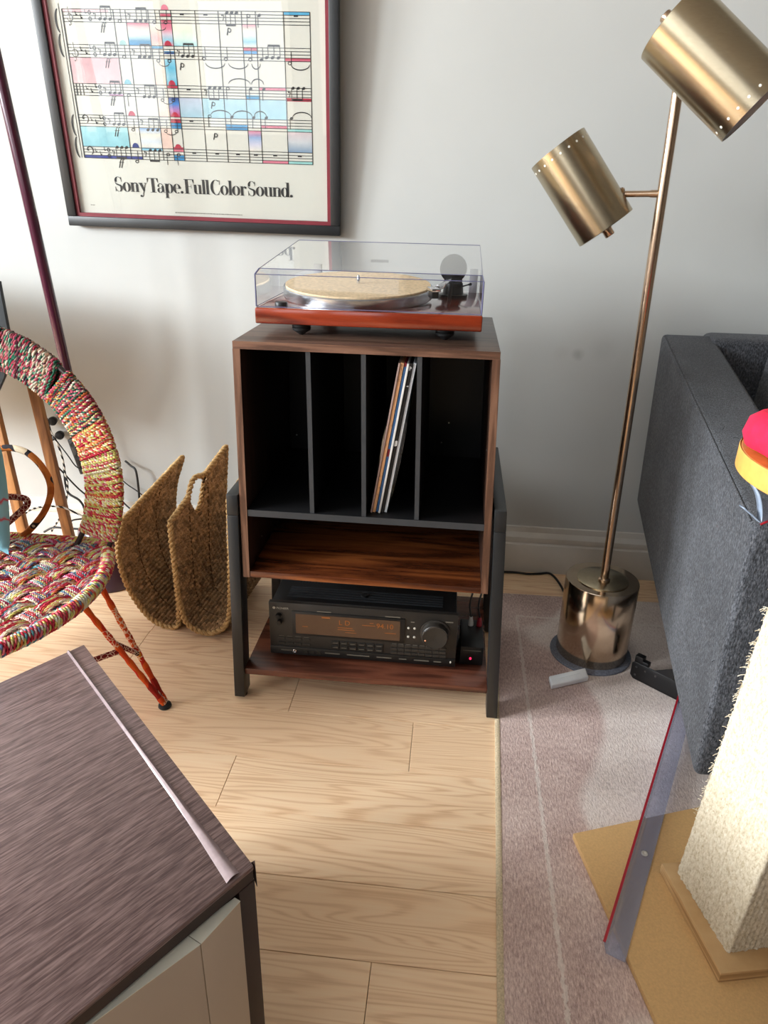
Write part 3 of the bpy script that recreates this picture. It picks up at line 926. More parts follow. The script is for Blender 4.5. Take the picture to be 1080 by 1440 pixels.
MB().lathe([(0.0032, 0), (0.0032, 0.0005), (0, 0.0005)], (fx(0.03), YF, fz(0.095)), (0, -1, 0), 16).build('emblem', M_PRINT, av)
for (a, b, c_) in ((0.26, 0.335, 0.10), (0.62, 0.70, 0.10), (0.935, 0.975, 0.12), (0.755, 0.775, 0.17)):
    MB().box(fx(a), fx(b), YF, YF + 0.0004, fz(c_ + 0.022), fz(c_)).build('printed_marking', M_DIM, av)
for (a, b) in ((0.052, 0.24), (0.057, 0.36)):
    MB().lathe([(0.0062, 0), (0.0058, 0.008), (0.005, 0.009), (0, 0.009)], (fx(a), FYR, fz(b)), (0, -1, 0), 20).build('selector_knob', M_AVLOW, av)
for i in range(2):
    for j in range(2):
        MB().lathe([(0.0028, 0), (0.0028, 0.001), (0, 0.0018)], (fx(0.745 + 0.032 * i), FYR, fz(0.30 + 0.17 * j)), (0, -1, 0), 12).build('round_button', M_PRINT, av)
kn = MB().lathe([(0.033, 0), (0.033, 0.002), (0.029, 0.003), (0.0285, 0.018), (0.026, 0.021), (0.024, 0.0205), (0, 0.019)], (fx(0.885), FYR, fz(0.36)), (0, -1, 0), 48).build('volume_knob', M_AVFACE, av)
MB().tube([(fx(0.885) + 0.0275 * math.cos(a), FYR - 0.0205, fz(0.36) + 0.0275 * math.sin(a)) for a in np.linspace(0.4, PI + 0.3, 30)], 0.0006, 6).build('knob_rim', plain('grey_rim', S(130, 134, 142), 0.2, 1.0), kn)
MB().ball((fx(0.885) - 0.02, FYR - 0.0205, fz(0.36) - 0.008), 0.0022, 0.001, 0.0022, 10, 6).build('knob_pointer', plain('copper_dot', S(220, 150, 110), 0.3), kn)


def button(a, b, c_, d, m=M_AVLOW, pr=True, dep=0.0018):
    o = MB().box(fx(a), fx(b), FYR - dep, FYR + 0.001, fz(d), fz(c_)).build('push_button', m, av, 0.0004, 1)
    return o


for k in range(4):
    button(0.045 + k * 0.045, 0.083 + k * 0.045, 0.665, 0.70, M_AVFACE)
    button(0.045 + k * 0.045, 0.083 + k * 0.045, 0.765, 0.80, M_AVFACE)
    MB().box(fx(0.05 + k * 0.045), fx(0.078 + k * 0.045), YF - 0.0002, YF + 0.0003, fz(0.645), fz(0.635)).build('printed_marking', M_DIM, av)
for k in range(6):
    for j in range(2):
        button(0.335 + k * 0.047, 0.378 + k * 0.047, 0.665 + 0.09 * j, 0.735 + 0.09 * j, M_AVLOW)
        MB().box(fx(0.343 + k * 0.047), fx(0.37 + k * 0.047), FYR - 0.0021, FYR - 0.0017, fz(0.705 + 0.09 * j), fz(0.695 + 0.09 * j)).build('printed_marking', M_DIM, av)
for k in range(8):
    for j in range(3):
        button(0.655 + k * 0.037, 0.689 + k * 0.037, 0.635 + 0.075 * j, 0.685 + 0.075 * j, M_AVFACE)
    MB().box(fx(0.66 + k * 0.037), fx(0.684 + k * 0.037), YF - 0.0002, YF + 0.0003, fz(0.63), fz(0.622)).build('printed_marking', M_DIM, av)
YL = FYR - 0.0025
for (a, b) in ((0.06, 0.12), (0.30, 0.38), (0.42, 0.54), (0.58, 0.66), (0.70, 0.74), (0.78, 0.86), (0.885, 0.925)):
    MB().box(fx(a), fx(b), YL, YL + 0.0006, fz(0.925), fz(0.905)).build('printed_marking', M_DIM, av)
MB().lathe([(0.0046, 0), (0.0046, 0.0012), (0.0035, 0.0018), (0.0026, 0.0018), (0.0026, 0.0006), (0, 0.0006)], (fx(0.135), FYR - 0.002, fz(0.92)), (0, -1, 0), 24).build('headphone_jack', M_CHROME, av)
for k in range(3):
    MB().box(fx(0.185 + k * 0.035), fx(0.205 + k * 0.035), FYR - 0.004, FYR - 0.001, fz(0.945), fz(0.895)).build('slider', M_AVFACE, av)
MB().ball((fx(0.975), FYR - 0.003, fz(0.90)), 0.002, 0.002, 0.003, 8, 6).build('lamp_pip', M_PRINT, av)

# small phono preamp beside the receiver
pb = thing('phono_preamp', 'small black phono preamp box with red light beside the receiver', 'preamp', (0.484, 0.14, LS1))
MB().box(0.456, 0.508, 0.075, 0.19, LS1 + 0.003, LS1 + 0.05).build('case', M_AVBODY, pb, 0.002)
for x in (0.464, 0.500):
    MB().cyl((x, 0.085, LS1), (x, 0.085, LS1 + 0.004), 0.005, n=12).build('foot', M_RUBBER, pb)
    MB().cyl((x, 0.18, LS1), (x, 0.18, LS1 + 0.004), 0.005, n=12).build('foot', M_RUBBER, pb)
t = NT('red_led')
t.set(col=S(90, 8, 30), rough=0.3, ecol=S(255, 40, 90), estr=1.6)
MB().ball((0.480, 0.0745, LS1 + 0.020), 0.0026, 0.0015, 0.0034, 10, 8).build('power_light', t.m, pb)
MB().box(0.462, 0.502, 0.0745, 0.0752, LS1 + 0.040, LS1 + 0.0415).build('printed_marking', M_DIM, pb)
for k, (nm, c_, x) in enumerate((('white', S(206, 204, 200), 0.479), ('red', S(150, 24, 44), 0.499))):
    lab = '%s phono plug and black lead standing in the preamp box' % nm
    pg = thing('phono_plug', lab, 'plug', (x, 0.165, LS1 + 0.05), 'phono plugs in the preamp')
    MB().lathe([(0.0065, 0), (0.0065, 0.006), (0.0055, 0.012), (0.0038, 0.022), (0, 0.022)], (x, 0.165, LS1 + 0.0503), n=16).build('plug_body', plain(nm + '_plug_plastic', c_, 0.4), pg)
    MB().tube(smooth_path([(x, 0.165, LS1 + 0.071), (x - 0.005, 0.168, LS1 + 0.105), (x + 0.002, 0.18, LS1 + 0.15), (x + 0.001, 0.24, LS1 + 0.19)], 6), 0.0022, 8).build('lead', M_BLACKCORD, pg)

# ------------------------------------------------------------------ framed poster
poster = thing('framed_poster', 'black framed music poster with red inner edge under glass', 'poster', (-0.285, WALL_Y - 0.02, 0.95))
TILT = math.radians(4.2)
PB = V(-0.636, 0.703, 0.953)              # lower left outer corner, back face
ex = V(1, 0, -0.010)
ex /= np.linalg.norm(ex)
ey = V(-0.012, -math.sin(TILT), math.cos(TILT))
ey -= ex * (ex @ ey)
ey /= np.linalg.norm(ey)
en = np.cross(ex, ey)                      # towards the room
PW, PH, FW = 0.727, 0.92, 0.024


def PP(a, b, c_=0.0):
    return PB + ex * a + ey * b + en * c_


def pbox(mb, a0, a1, b0, b1, c0, c1):
    return mb.hexa([PP(a0, b0, c0), PP(a1, b0, c0), PP(a1, b1, c0), PP(a0, b1, c0), PP(a0, b0, c1), PP(a1, b0, c1), PP(a1, b1, c1), PP(a0, b1, c1)])


M_FRAME = plain('black_frame_wood', S(29, 31, 33), 0.45, var=0.06, scale=40)
M_FRAMERED = plain('crimson_slip', S(116, 22, 38), 0.5)
for (a0, a1, b0, b1) in ((0, PW, 0, FW), (0, PW, PH - FW, PH), (0, FW, FW, PH - FW), (PW - FW, PW, FW, PH - FW)):
    pbox(MB(), a0, a1, b0, b1, 0.0, 0.022).build('frame_bar', M_FRAME, poster, 0.002)
R0, R1 = FW, FW + 0.0085
for (a0, a1, b0, b1) in ((R0, PW - R0, R0, R1), (R0, PW - R0, PH - R1, PH - R0), (R0, R1, R1, PH - R1), (PW - R1, PW - R0, R1, PH - R1)):
    pbox(MB(), a0, a1, b0, b1, 0.006, 0.016).build('slip', M_FRAMERED, poster, label='dark red inner slip of the frame')
M_PAPER = plain('poster_paper', S(212, 211, 203), 0.7, var=0.01, scale=3)
paper = pbox(MB(), R0, PW - R0, R0, PH - R0, 0.004, 0.006).build('print', M_PAPER, poster, label='cream poster paper')
pbox(MB(), R0, PW - R0, R0, PH - R0, 0.0125, 0.014).build('glazing', M_GLASS, poster)

# print: positions in metres from the lower left corner of the frame
CP = 0.0062
z2b = lambda z: (z - PB[2]) / math.cos(TILT)
ART_X0, ART_W = 0.0655, 0.592
bars = [0, .21, .26, .353, .40, .4455, .543, .636, .729, .785, .896, 1.0]
rows = [(1.424, 1.399), (1.354, 1.328), (1.274, 1.249), (1.207, 1.182), (1.137, 1.111)]
rows = [(z2b(a) + 0.0045, z2b(b) + 0.0045) for a, b in rows]
U = lambda f_: ART_X0 + ART_W * f_
ink, wash = MB(), MB()
CI = CP + 0.0005


def pquad(mb, a0, a1, b0, b1, c_=CI, sk=0.0, col=None):
    mb.add([PP(a0, b0, c_), PP(a1, b0, c_), PP(a1, b1, c_), PP(a0, b1, c_)], [(0, 1, 2, 3)], col)


def pstroke(mb, p, q, w, c_=CI):
    w *= 1.3
    p, q = V(*p), V(*q)
    d = (q - p) / max(1e-9, np.linalg.norm(q - p))
    n_ = V(-d[1], d[0]) * w / 2
    mb.add([PP(*(p + n_), c_), PP(*(p - n_), c_), PP(*(q - n_), c_), PP(*(q + n_), c_)], [(0, 1, 2, 3)])


def parc(mb, cx, cy, rx, ry, a0, a1, w, n_=14, taper=True):
    for i in range(n_):
        A, B = a0 + (a1 - a0) * i / n_, a0 + (a1 - a0) * (i + 1) / n_
        k = math.sin(PI * (i + .5) / n_) if taper else 1.0
        pstroke(mb, (cx + rx * math.cos(A), cy + ry * math.sin(A)), (cx + rx * math.cos(B), cy + ry * math.sin(B)), w * (0.45 + 0.55 * k))


def pdisc(mb, cx, cy, rx, ry, rot=0.0, c_=CI, n_=14):
    pts = []
    for i in range(n_):
        a = 2 * PI * i / n_
        x, y = rx * math.cos(a), ry * math.sin(a)
        pts.append(PP(cx + x * math.cos(rot) - y * math.sin(rot), cy + x * math.sin(rot) + y * math.cos(rot), c_))
    mb.add(pts, [tuple(range(n_))])


for (t_, b_) in rows:
    for k in range(5):
        y = b_ + (t_ - b_) * k / 4
        pstroke(ink, (U(0), y), (U(1), y), 0.0011)
for f_ in bars:
    pstroke(ink, (U(f_), rows[-1][1]), (U(f_), rows[0][0]), 0.0014 if f_ > 0 else 0.0024)
pstroke(ink, (U(-0.012), rows[-1][1]), (U(-0.012), rows[0][0] + 0.01), 0.0012)
for (r0, r1) in ((0, 1), (3, 4)):        # braces
    top, bot = rows[r0][0], rows[r1][1]
    mid = (top + bot) / 2
    h = (top - bot) / 2
    parc(ink, U(-0.018), mid + h / 2, 0.008, h / 2, PI * 0.55, PI * 1.4, 0.004)
    parc(ink, U(-0.018), mid - h / 2, 0.008, h / 2, PI * 0.6, PI * 1.45, 0.004)


def note(f_, row, lv, stem=1, hollow=False, sh=0.024):
    t_, b_ = rows[row]
    gap = (t_ - b_) / 4
    x, y = U(f_), b_ + lv * gap
    if hollow:
        parc(ink, x, y, gap * .62, gap * .46, 0, 2 * PI, 0.0015, 12, False)
    else:
        pdisc(ink, x, y, gap * .66, gap * .48, 0.4)
    if stem:
        xs_ = x + (gap * .6 if stem > 0 else -gap * .6)
        pstroke(ink, (xs_, y), (xs_, y + stem * sh), 0.0011)
    return x, y


def beamed(f0, row, lv, stem=1, step=.034):
    t_, b_ = rows[row]
    gap = (t_ - b_) / 4
    for k in range(3):
        x, y = note(f0 + k * step, row, lv, stem)
    xs_ = gap * .6 * stem
    yb = y + stem * 0.024
    pstroke(ink, (U(f0) + xs_, yb), (U(f0 + 2 * step) + xs_, yb), 0.0034)


def rest8(f_, row):
    t_, b_ = rows[row]
    m_ = (t_ + b_) / 2
    pdisc(ink, U(f_) - 0.002, m_ + 0.004, 0.0016, 0.0016)
    pstroke(ink, (U(f_) - 0.002, m_ + 0.003), (U(f_) + 0.0025, m_ + 0.004), 0.001)
    pstroke(ink, (U(f_) + 0.0025, m_ + 0.004), (U(f_) - 0.001, m_ - 0.007), 0.0012)


def rest1(f_, row):
    t_, b_ = rows[row]
    gap = (t_ - b_) / 4
    pquad(ink, U(f_) - 0.005, U(f_) + 0.005, b_ + 2.5 * gap, b_ + 3 * gap)


for r_ in range(5):
    t_, b_ = rows[r_]
    gap = (t_ - b_) / 4
    # clef: a curl with a stem, or two dots for the lower staves
    if r_ < 2:
        parc(ink, U(.028), b_ + 1.3 * gap, gap * 1.1, gap * 1.2, -PI, PI * .8, 0.002, 16)
        pstroke(ink, (U(.030), b_ - gap), (U(.024), t_ + gap * .8), 0.0012)
        pdisc(ink, U(.024), b_ - gap, 0.002, 0.002)
    elif r_ == 2:
        for k in range(3):
            pstroke(ink, (U(.012 + .014 * k), b_), (U(.012 + .014 * k), t_), 0.0022)
    else:
        parc(ink, U(.03), b_ + 2.6 * gap, gap * 1.2, gap * 1.4, -PI * .4, PI, 0.0028, 14)
        pdisc(ink, U(.022), b_ + 2.8 * gap, 0.0022, 0.0022)
    for k, lv in enumerate((2.5, 1.6, 3.2)):
        pstroke(ink, (U(.055 + .02 * k), b_ + (lv - .6) * gap), (U(.053 + .02 * k), b_ + (lv + .9) * gap), 0.0011)
        pdisc(ink, U(.058 + .02 * k), b_ + (lv - .3) * gap, 0.0018, 0.0015)
    for lv in (1.0, 3.0):
        parc(ink, U(.112), b_ + lv * gap, gap * .5, gap * .6, 0, 2 * PI, 0.0016, 10, False)
    rest8(.133, r_)
    beamed(.152, r_, 1.0 if r_ < 4 else 4.0, 1 if r_ < 4 else -1, .021)
    note(.233, r_, 0.4 if r_ < 3 else -0.8, -1 if r_ == 2 else 1, True)
    rest8(.275, r_)
    beamed(.298, r_, [0.6, 0.5, 0.0, -0.7, 3.3][r_], 1 if r_ < 4 else -1, .021)
    for f_ in (.375, .421):
        note(f_, r_, [0.2, -0.6, -1.0, -1.0, 2.0][r_], 1 if r_ != 4 else -1, True)
    if r_ < 4:
        parc(ink, U(.398), rows[r_][1] - gap * 1.2, ART_W * .022, gap * 1.1, PI, 2 * PI, 0.0015)
for (r_, f_) in ((0, .49), (0, .585), (2, .49), (3, .49), (4, .49), (4, .59), (4, .68), (4, .757), (4, .84), (4, .945), (0, .945)):
    rest1(f_, r_)
beamed(.672, 0, 3.5, -1, .019)
rest8(.655, 0)
rest8(.462, 1)
beamed(.478, 1, 1.0, 1, .021)
for f_ in (.565, .655, .755):
    note(f_, 1, 0.3, 1, True)
beamed(.822, 1, 1.0, 1, .024)
note(.80, 1, 0.3, 1)
note(.915, 1, -0.6, 1, True)
rest8(.562, 2)
beamed(.580, 2, 3.6, -1, .021)
for f_ in (.655, .75, .805):
    note(f_, 2, 3.4, -1, f_ < .7)
beamed(.925, 2, 4.0, -1, .022)
rest8(.91, 2)
for f_ in (.57, .665, .757, .81, .915):
    note(f_, 3, 4.6, -1, f_ < .6)
note(.757, 0, 2.6, -1, True)
note(.80, 0, 2.8, -1)
for (r_, a, b, s_) in ((1, .57, .65, -1), (1, .665, .745, -1), (1, .76, .795, -1), (1, .92, .995, -1), (2, .66, .75, 1), (2, .755, .805, 1), (3, .575, .66, 1), (3, .67, .75, 1), (3, .76, .81, 1), (3, .92, .998, 1)):
    t_, b_ = rows[r_]
    parc(ink, U((a + b) / 2), b_ - 0.006 if s_ < 0 else t_ + 0.006, ART_W * (b - a) / 2, 0.011, PI if s_ < 0 else 0, 2 * PI if s_ < 0 else PI, 0.0019)


def dyn(f_, y, s_):
    for k in range(len(s_)):
        x = U(f_) + 0.006 * k
        if s_[k] == 'f':
            pstroke(ink, (x - 0.003, y - 0.010), (x + 0.003, y + 0.008), 0.0018)
            parc(ink, x + 0.005, y + 0.008, 0.002, 0.002, 0, PI, 0.0012, 6)
            pstroke(ink, (x - 0.002, y + 0.003), (x + 0.005, y + 0.003), 0.0010)
        else:
            parc(ink, x + 0.003, y, 0.004, 0.004, 0, 2 * PI, 0.0016, 10, False)
            pstroke(ink, (x - 0.003, y - 0.010), (x + 0.001, y + 0.005), 0.0020)


for r_, f_ in enumerate((.155, .155, .155, .155, .155)):
    dyn(f_, rows[r_][1] - 0.011, 'ff')
for r_, f_ in ((0, .672), (1, .468), (2, .585), (3, .585)):
    dyn(f_, rows[r_][1] - 0.012, 'p')

WHT = S(226, 222, 210)
PINK, CRIM, BLUE, LBLUE, NAVY, TEAL, PALEP, PEACH = S(214, 120, 142), S(178, 28, 62), S(30, 128, 186), S(138, 196, 218), S(36, 54, 124), S(150, 206, 204), S(214, 180, 184), S(232, 202, 190)
CW = CP + 0.0002


def patch(c0, c1, y0, y1, cols):
    """vertical blend of colours from bottom to top, as inked"""
    n_ = len(cols)
    vs, cs = [], []
    for k, c_ in enumerate(cols):
        y = y0 + (y1 - y0) * k / max(1, n_ - 1)
        vs += [PP(U(c0), y, CW), PP(U(c1), y, CW)]
        cs += [c_, c_]
    wash.add(vs, [(2 * k, 2 * k + 1, 2 * k + 3, 2 * k + 2) for k in range(n_ - 1)], cs)


def gapy(r_):
    return rows[r_ + 1][0], rows[r_][1]


def space(r_, k0, k1):
    t_, b_ = rows[r_]
    return b_ + (t_ - b_) * k0 / 4, b_ + (t_ - b_) * k1 / 4


patch(0, .19, *space(0, 3, 4), [PALEP, PALEP])
patch(.40, .4455, *space(0, 2, 3), [CRIM, PINK])
patch(.40, .4455, *space(0, 0, 1), [PINK, CRIM])
patch(.896, 1, *space(0, 3, 4), [S(80, 168, 210)] * 2)
patch(.26, .353, *gapy(0), [BLUE, S(70, 140, 180), S(190, 214, 216), WHT, S(230, 190, 190), S(206, 84, 118)])
patch(.353, .40, *gapy(0), [PEACH, S(232, 176, 178), PEACH, WHT])
patch(.40, .4455, *gapy(0), [PINK, LBLUE, S(200, 190, 206), PINK, S(208, 96, 126)])
patch(.4455, .543, *gapy(0), [S(150, 200, 210), S(206, 224, 216), S(220, 226, 208), WHT])
patch(.729, .785, *gapy(0), [WHT, LBLUE, S(210, 226, 226), WHT, S(226, 150, 168)])
patch(.353, .40, *space(1, 3.2, 4), [BLUE, LBLUE])
patch(.40, .4455, *space(1, 1.5, 2.4), [NAVY, BLUE])
patch(.729, .785, *space(1, 3, 4), [PINK, CRIM])
patch(.729, .785, *space(1, 2, 3), [S(90, 160, 220)] * 2)
patch(.896, 1, *space(1, 0, 1), [PINK, CRIM])
patch(0, .21, *gapy(1), [PALEP, S(210, 170, 176)])
patch(.40, .4455, *gapy(1), [S(60, 170, 206), LBLUE, S(90, 180, 212), LBLUE])
patch(.353, .40, *gapy(1), [PEACH, WHT])
patch(.40, .4455, *space(2, 3, 4), [CRIM, CRIM])
patch(.785, .896, *space(2, 3, 4), [PINK, PINK])
patch(.729, .785, *space(2, 0, 1.3), [BLUE, S(80, 176, 214)])
patch(.896, 1, *space(2, -.4, .7), [CRIM, CRIM])
patch(.15, .21, *space(2, 0, .7), [S(160, 60, 80), S(180, 160, 200)])
patch(.40, .4455, *gapy(2), [CRIM, S(180, 120, 180), S(60, 130, 206), NAVY])
patch(.4455, .543, *gapy(2), [S(160, 196, 212), S(190, 198, 216)])
patch(.543, .896, *gapy(2), [S(160, 202, 216), S(172, 206, 218)])
patch(.353, .40, *gapy(2), [PEACH, WHT])
patch(.40, .4455, *space(3, 2, 3.4), [CRIM, CRIM])
patch(.40, .4455, *space(3, 0, 2), [BLUE, BLUE])
patch(.636, .729, *space(3, 0, 2), [BLUE, S(40, 146, 200)])
patch(.785, .896, *space(3, 1, 2), [PINK, CRIM])
patch(.896, 1, *space(3, 0, 1), [TEAL, TEAL])
patch(0, .21, *gapy(3), [S(140, 196, 208), S(160, 206, 214)])
patch(.26, .353, *gapy(3), [WHT, S(210, 218, 226), WHT, S(110, 160, 212)])
patch(.353, .40, *gapy(3), [PEACH, PEACH])
patch(.729, .785, *gapy(3), [WHT, S(200, 200, 220), S(150, 176, 214), S(206, 110, 140)])
patch(.896, 1, *gapy(3), [S(120, 150, 180), S(196, 200, 206), S(214, 196, 200)])
patch(0, .26, *space(4, 0, 1), [NAVY, S(52, 60, 140)])
patch(.26, .353, *space(4, 3.2, 4.2), [LBLUE, S(130, 190, 220)])
patch(.40, .4455, *space(4, 3, 4.6), [PINK, CRIM])
patch(.40, .4455, *space(4, 0, 1.8), [BLUE, BLUE])
patch(.785, .896, *space(4, 0, 1), [PINK, PINK])
patch(.896, 1, *space(4, 0, 1), [TEAL, TEAL])
dome = MB()


def blob(f_, y, rx, ry, c_):
    pts = [PP(U(f_) + rx * math.cos(a), y + ry * math.sin(a), CW + 0.0001) for a in np.linspace(0, PI, 12)]
    wash.add(pts, [tuple(range(12))], c_)


for (f_, r_, c_) in ((.235, 1, S(150, 190, 190)), (.235, 2, S(120, 180, 196)), (.235, 3, CRIM), (.235, 4, NAVY), (.422, 0, PINK), (.422, 1, CRIM), (.422, 2, CRIM), (.422, 3, CRIM), (.422, 4, CRIM)):
    blob(f_, rows[r_][0], 0.009, 0.011, c_)
t = NT('watercolour_ink')
a_ = t.n('ShaderNodeVertexColor', layer_name='Col').outputs[0]
t.set(col=t.mix(0.5, a_, t.ramp(t.noise(t.coords(), 45, 4), [(0.3, (0.72, 0.74, 0.76, 1)), (0.65, (1.05, 1.03, 1.02, 1))]), 'MULTIPLY'), rough=0.7)
wash.build('colour_print', t.m, paper, label='pink, blue and teal colour panels between the staves')
M_INK = plain('black_ink', S(26, 26, 30), 0.6)
ink.build('score_print', M_INK, paper, label='hand-drawn black staves and notes')

# high-contrast serif lettering for the slogan
gl = MB()
GX, GY, GS, SKY = 0.0, 0.0, 1.0, 0.0


def gp(pts):
    gl.add([PP(GX + GS * x, GY + GS * 0.84 * y, CI) for x, y in pts], [tuple(range(len(pts)))])


def gr(x0, y0, x1, y1):
    gp([(x0, y0), (x1, y0), (x1, y1), (x0, y1)])


def gring(cx, cy, rx, ry, tx, ty, a0=0.0, a1=2 * PI, n_=28):
    for i in range(n_):
        A, B = a0 + (a1 - a0) * i / n_, a0 + (a1 - a0) * (i + 1) / n_
        gp([(cx + rx * math.cos(A), cy + ry * math.sin(A)), (cx + rx * math.cos(B), cy + ry * math.sin(B)),
            (cx + (rx - tx) * math.cos(B), cy + (ry - ty) * math.sin(B)), (cx + (rx - tx) * math.cos(A), cy + (ry - ty) * math.sin(A))])


def gdot(cx, cy, r_):
    gp([(cx + r_ * math.cos(a), cy + r_ * math.sin(a)) for a in np.linspace(0, 2 * PI, 14, endpoint=False)])


T_, H_ = 0.25, 0.05          # stem, hairline; x-height 1, capitals 1.55
CAPH = 1.55


def g_o(): gring(.42, .5, .42, .52, .26, .04); return .88
def stem(x, y0, y1, l=1, r_=1, top=0): gr(x, y0, x + T_, y1)
def g_n():
    gr(.08, 0, .08 + T_, 1); gr(0, 0, .40, H_); gr(0, .95, .2, 1)
    gring(.52, .68, .27, .34, .06, .08, PI * .15, PI); gr(.56, 0, .56 + T_, .74); gring(.53, .70, .28, .32, .2, .1, 0, PI * .45); gr(.48, 0, .88, H_); return .92
def g_u():
    gr(.08, .25, .08 + T_, 1); gr(0, .95, .3, 1)
    gring(.36, .30, .28, .32, .24, .06, PI, PI * 1.7); gr(.56, 0, .56 + T_, 1); gr(.46, .95, .7, 1); gr(.6, 0, .9, H_); return .93
def g_d():
    gring(.38, .5, .38, .52, .25, .05); gr(.56, 0, .56 + T_, CAPH); gr(.44, CAPH - .05, .7, CAPH); gr(.6, 0, .92, H_); return .94
def g_p():
    gr(.08, -.55, .08 + T_, 1); gr(0, .95, .2, 1); gr(0, -.55, .42, -.5); gring(.52, .5, .38, .52, .25, .05); return .94
def g_a():
    gring(.36, .70, .29, .31, .10, .07, 0, PI * .95); gdot(.15, .72, .1); gr(.46, .12, .46 + T_, .74)
    gring(.30, .26, .29, .28, .2, .05, PI * .3, PI * 1.85); gr(.5, .5, .52, .56); gring(.72, .14, .14, .14, .06, .05, PI, PI * 1.8); return .84
def g_e():
    gring(.40, .5, .40, .52, .25, .04, PI * .0, PI * 1.72); gr(.18, .5, .78, .55); return .80
def g_r():
    gr(.08, 0, .08 + T_, 1); gr(0, 0, .44, H_); gr(0, .95, .2, 1); gring(.5, .72, .2, .28, .05, .08, PI * .3, PI); gdot(.56, .86, .12); return .68
def g_y():
    gp([(.06, 1), (.36, 1), (.62, .25), (.48, 0)]); gp([(.70, 1), (.78, 1), (.44, -.2), (.36, -.2)]); gr(0, .95, .42, 1); gr(.58, .95, .88, 1)
    gring(.28, -.25, .17, .28, .06, .07, -PI * .55, .3); gdot(.18, -.42, .12); return .84
def g_l():
    gr(.09, 0, .09 + T_, CAPH); gr(0, 0, .44, H_); gr(0, CAPH - .05, .2, CAPH); return .45
def g_S():
    gring(.44, 1.16, .36, .42, .22, .05, PI * .5, PI * 1.12); gring(.46, 1.16, .32, .42, .06, .05, PI * .12, PI * .5)
    gring(.46, .40, .38, .43, .24, .05, -PI * .5, PI * .12); gring(.44, .40, .34, .43, .06, .05, PI * 1.12, PI * 1.5)
    gp([(.085, 1.02), (.24, .86), (.68, .72), (.84, .54), (.60, .44), (.56, .56), (.24, .72), (.12, .86)])
    gr(.74, 1.06, .79, 1.55); gr(.09, .0, .14, .52); return .92
def g_T():
    gr(.45, 0, .45 + T_ + .04, CAPH); gr(.02, CAPH - .06, 1.14, CAPH); gr(.28, 0, .9, H_)
    gp([(.02, CAPH), (.02, 1.08), (.06, 1.08), (.2, CAPH)]); gp([(1.14, CAPH), (1.14, 1.08), (1.10, 1.08), (.96, CAPH)]); return 1.06
def g_F():
    gr(.12, 0, .12 + T_ + .04, CAPH); gr(0, CAPH - .06, 1.0, CAPH); gr(0, 0, .56, H_); gr(.4, .76, .72, .81); gr(.70, .56, .74, 1.02)
    gp([(1.0, CAPH), (1.0, 1.08), (.96, 1.08), (.82, CAPH)]); return .98
def g_C():
    gring(.60, .775, .58, .82, .27, .05, PI * .32, PI * 1.68); gr(.92, 1.05, .97, 1.58); gring(.62, .775, .38, .80, .05, .05, -PI * .5, -PI * .15); return 1.06
def g_dot(): gdot(.15, .13, .15); return .36


G = dict(S=g_S, o=g_o, n=g_n, y=g_y, T=g_T, a=g_a, p=g_p, e=g_e, F=g_F, u=g_u, l=g_l, C=g_C, r=g_r, d=g_d)
G['.'] = g_dot
TRK = -0.07
slog = 'Sony Tape. Full Color Sound.'


def lay(draw, x0, y0, s_):
    global GX, GY, GS
    GX, GY, GS = x0, y0, s_
    for ch_ in slog:
        if ch_ == ' ':
            GX += 0.12 * GS
            continue
        GX += (G[ch_]() + TRK) * GS
    return GX


end = lay(True, 0, 0, 1.0)
gl = MB()
tx0, tx1 = 0.134, 0.604
lay(True, tx0, z2b(1.0355) + 0.004, (tx1 - tx0) / end)
gl.build('slogan_lettering', M_INK, paper, label='black serif lettering of the slogan')
sm = MB()
for (a, b, y) in ((0.29, 0.47, 0.0395), (0.612, 0.668, 0.031), (0.062, 0.073, 0.0505)):
    x = a
    while x < b:
        w = random.uniform(0.003, 0.008)
        pquad(sm, x, min(b, x + w), y, y + 0.0022)
        x += w + 0.0013
sm.build('small_print', plain('grey_ink', S(140, 138, 132), 0.6), paper)

# ------------------------------------------------------------------ brass floor lamp
LB_ = V(0.789, 0.283, 0.0065)
fl_pad = MB().lathe([(0.0, 0), (0.098, 0.0), (0.0985, 0.0015), (0.0985, 0.003), (0.097, 0.0045), (0, 0.0045)], (0.787, 0.279, 0.0063), n=64).build('felt_pad', M_FELT, loc=(0.787, 0.279, 0.0063))
tag(fl_pad, 'round grey felt pad on the rug under the brass lamp base', 'pad')
lamp = thing('floor_lamp', 'brushed brass floor lamp with two cylinder shades on a heavy drum base', 'lamp', (LB_[0], LB_[1], 0.011))
zb0, zb1 = 0.0112, 0.214
MB().lathe([(0.0, 0), (0.0845, 0), (0.0855, 0.002), (0.0855, zb1 - zb0 - 0.002), (0.0845, zb1 - zb0), (0, zb1 - zb0)], (LB_[0], LB_[1], zb0), n=96).build('base', brass('brass_base', S(200, 178, 152), S(214, 194, 170), (3, 3, 70), 0.15), lamp)
MB().lathe([(0.060, 0), (0.060, 0.0022), (0.058, 0.0034), (0.0, 0.0034)], (LB_[0], LB_[1] - 0.002, zb1), n=64).build('base_cap', M_BRASS, lamp)
pole0, pole1 = V(0.7895, 0.270, zb1 + 0.003), V(0.7655, 0.262, 1.75)
MB().cyl(pole0, pole1, 0.0098, n=32).build('pole', M_BRASS_POLE, lamp)
MB().lathe([(0.014, 0), (0.014, 0.006), (0.0105, 0.009)], pole0, n=32).build('collar', M_BRASS_POLE, lamp)
pole_at = lambda z: pole0 + (pole1 - pole0) * (z - pole0[2]) / (pole1[2] - pole0[2])


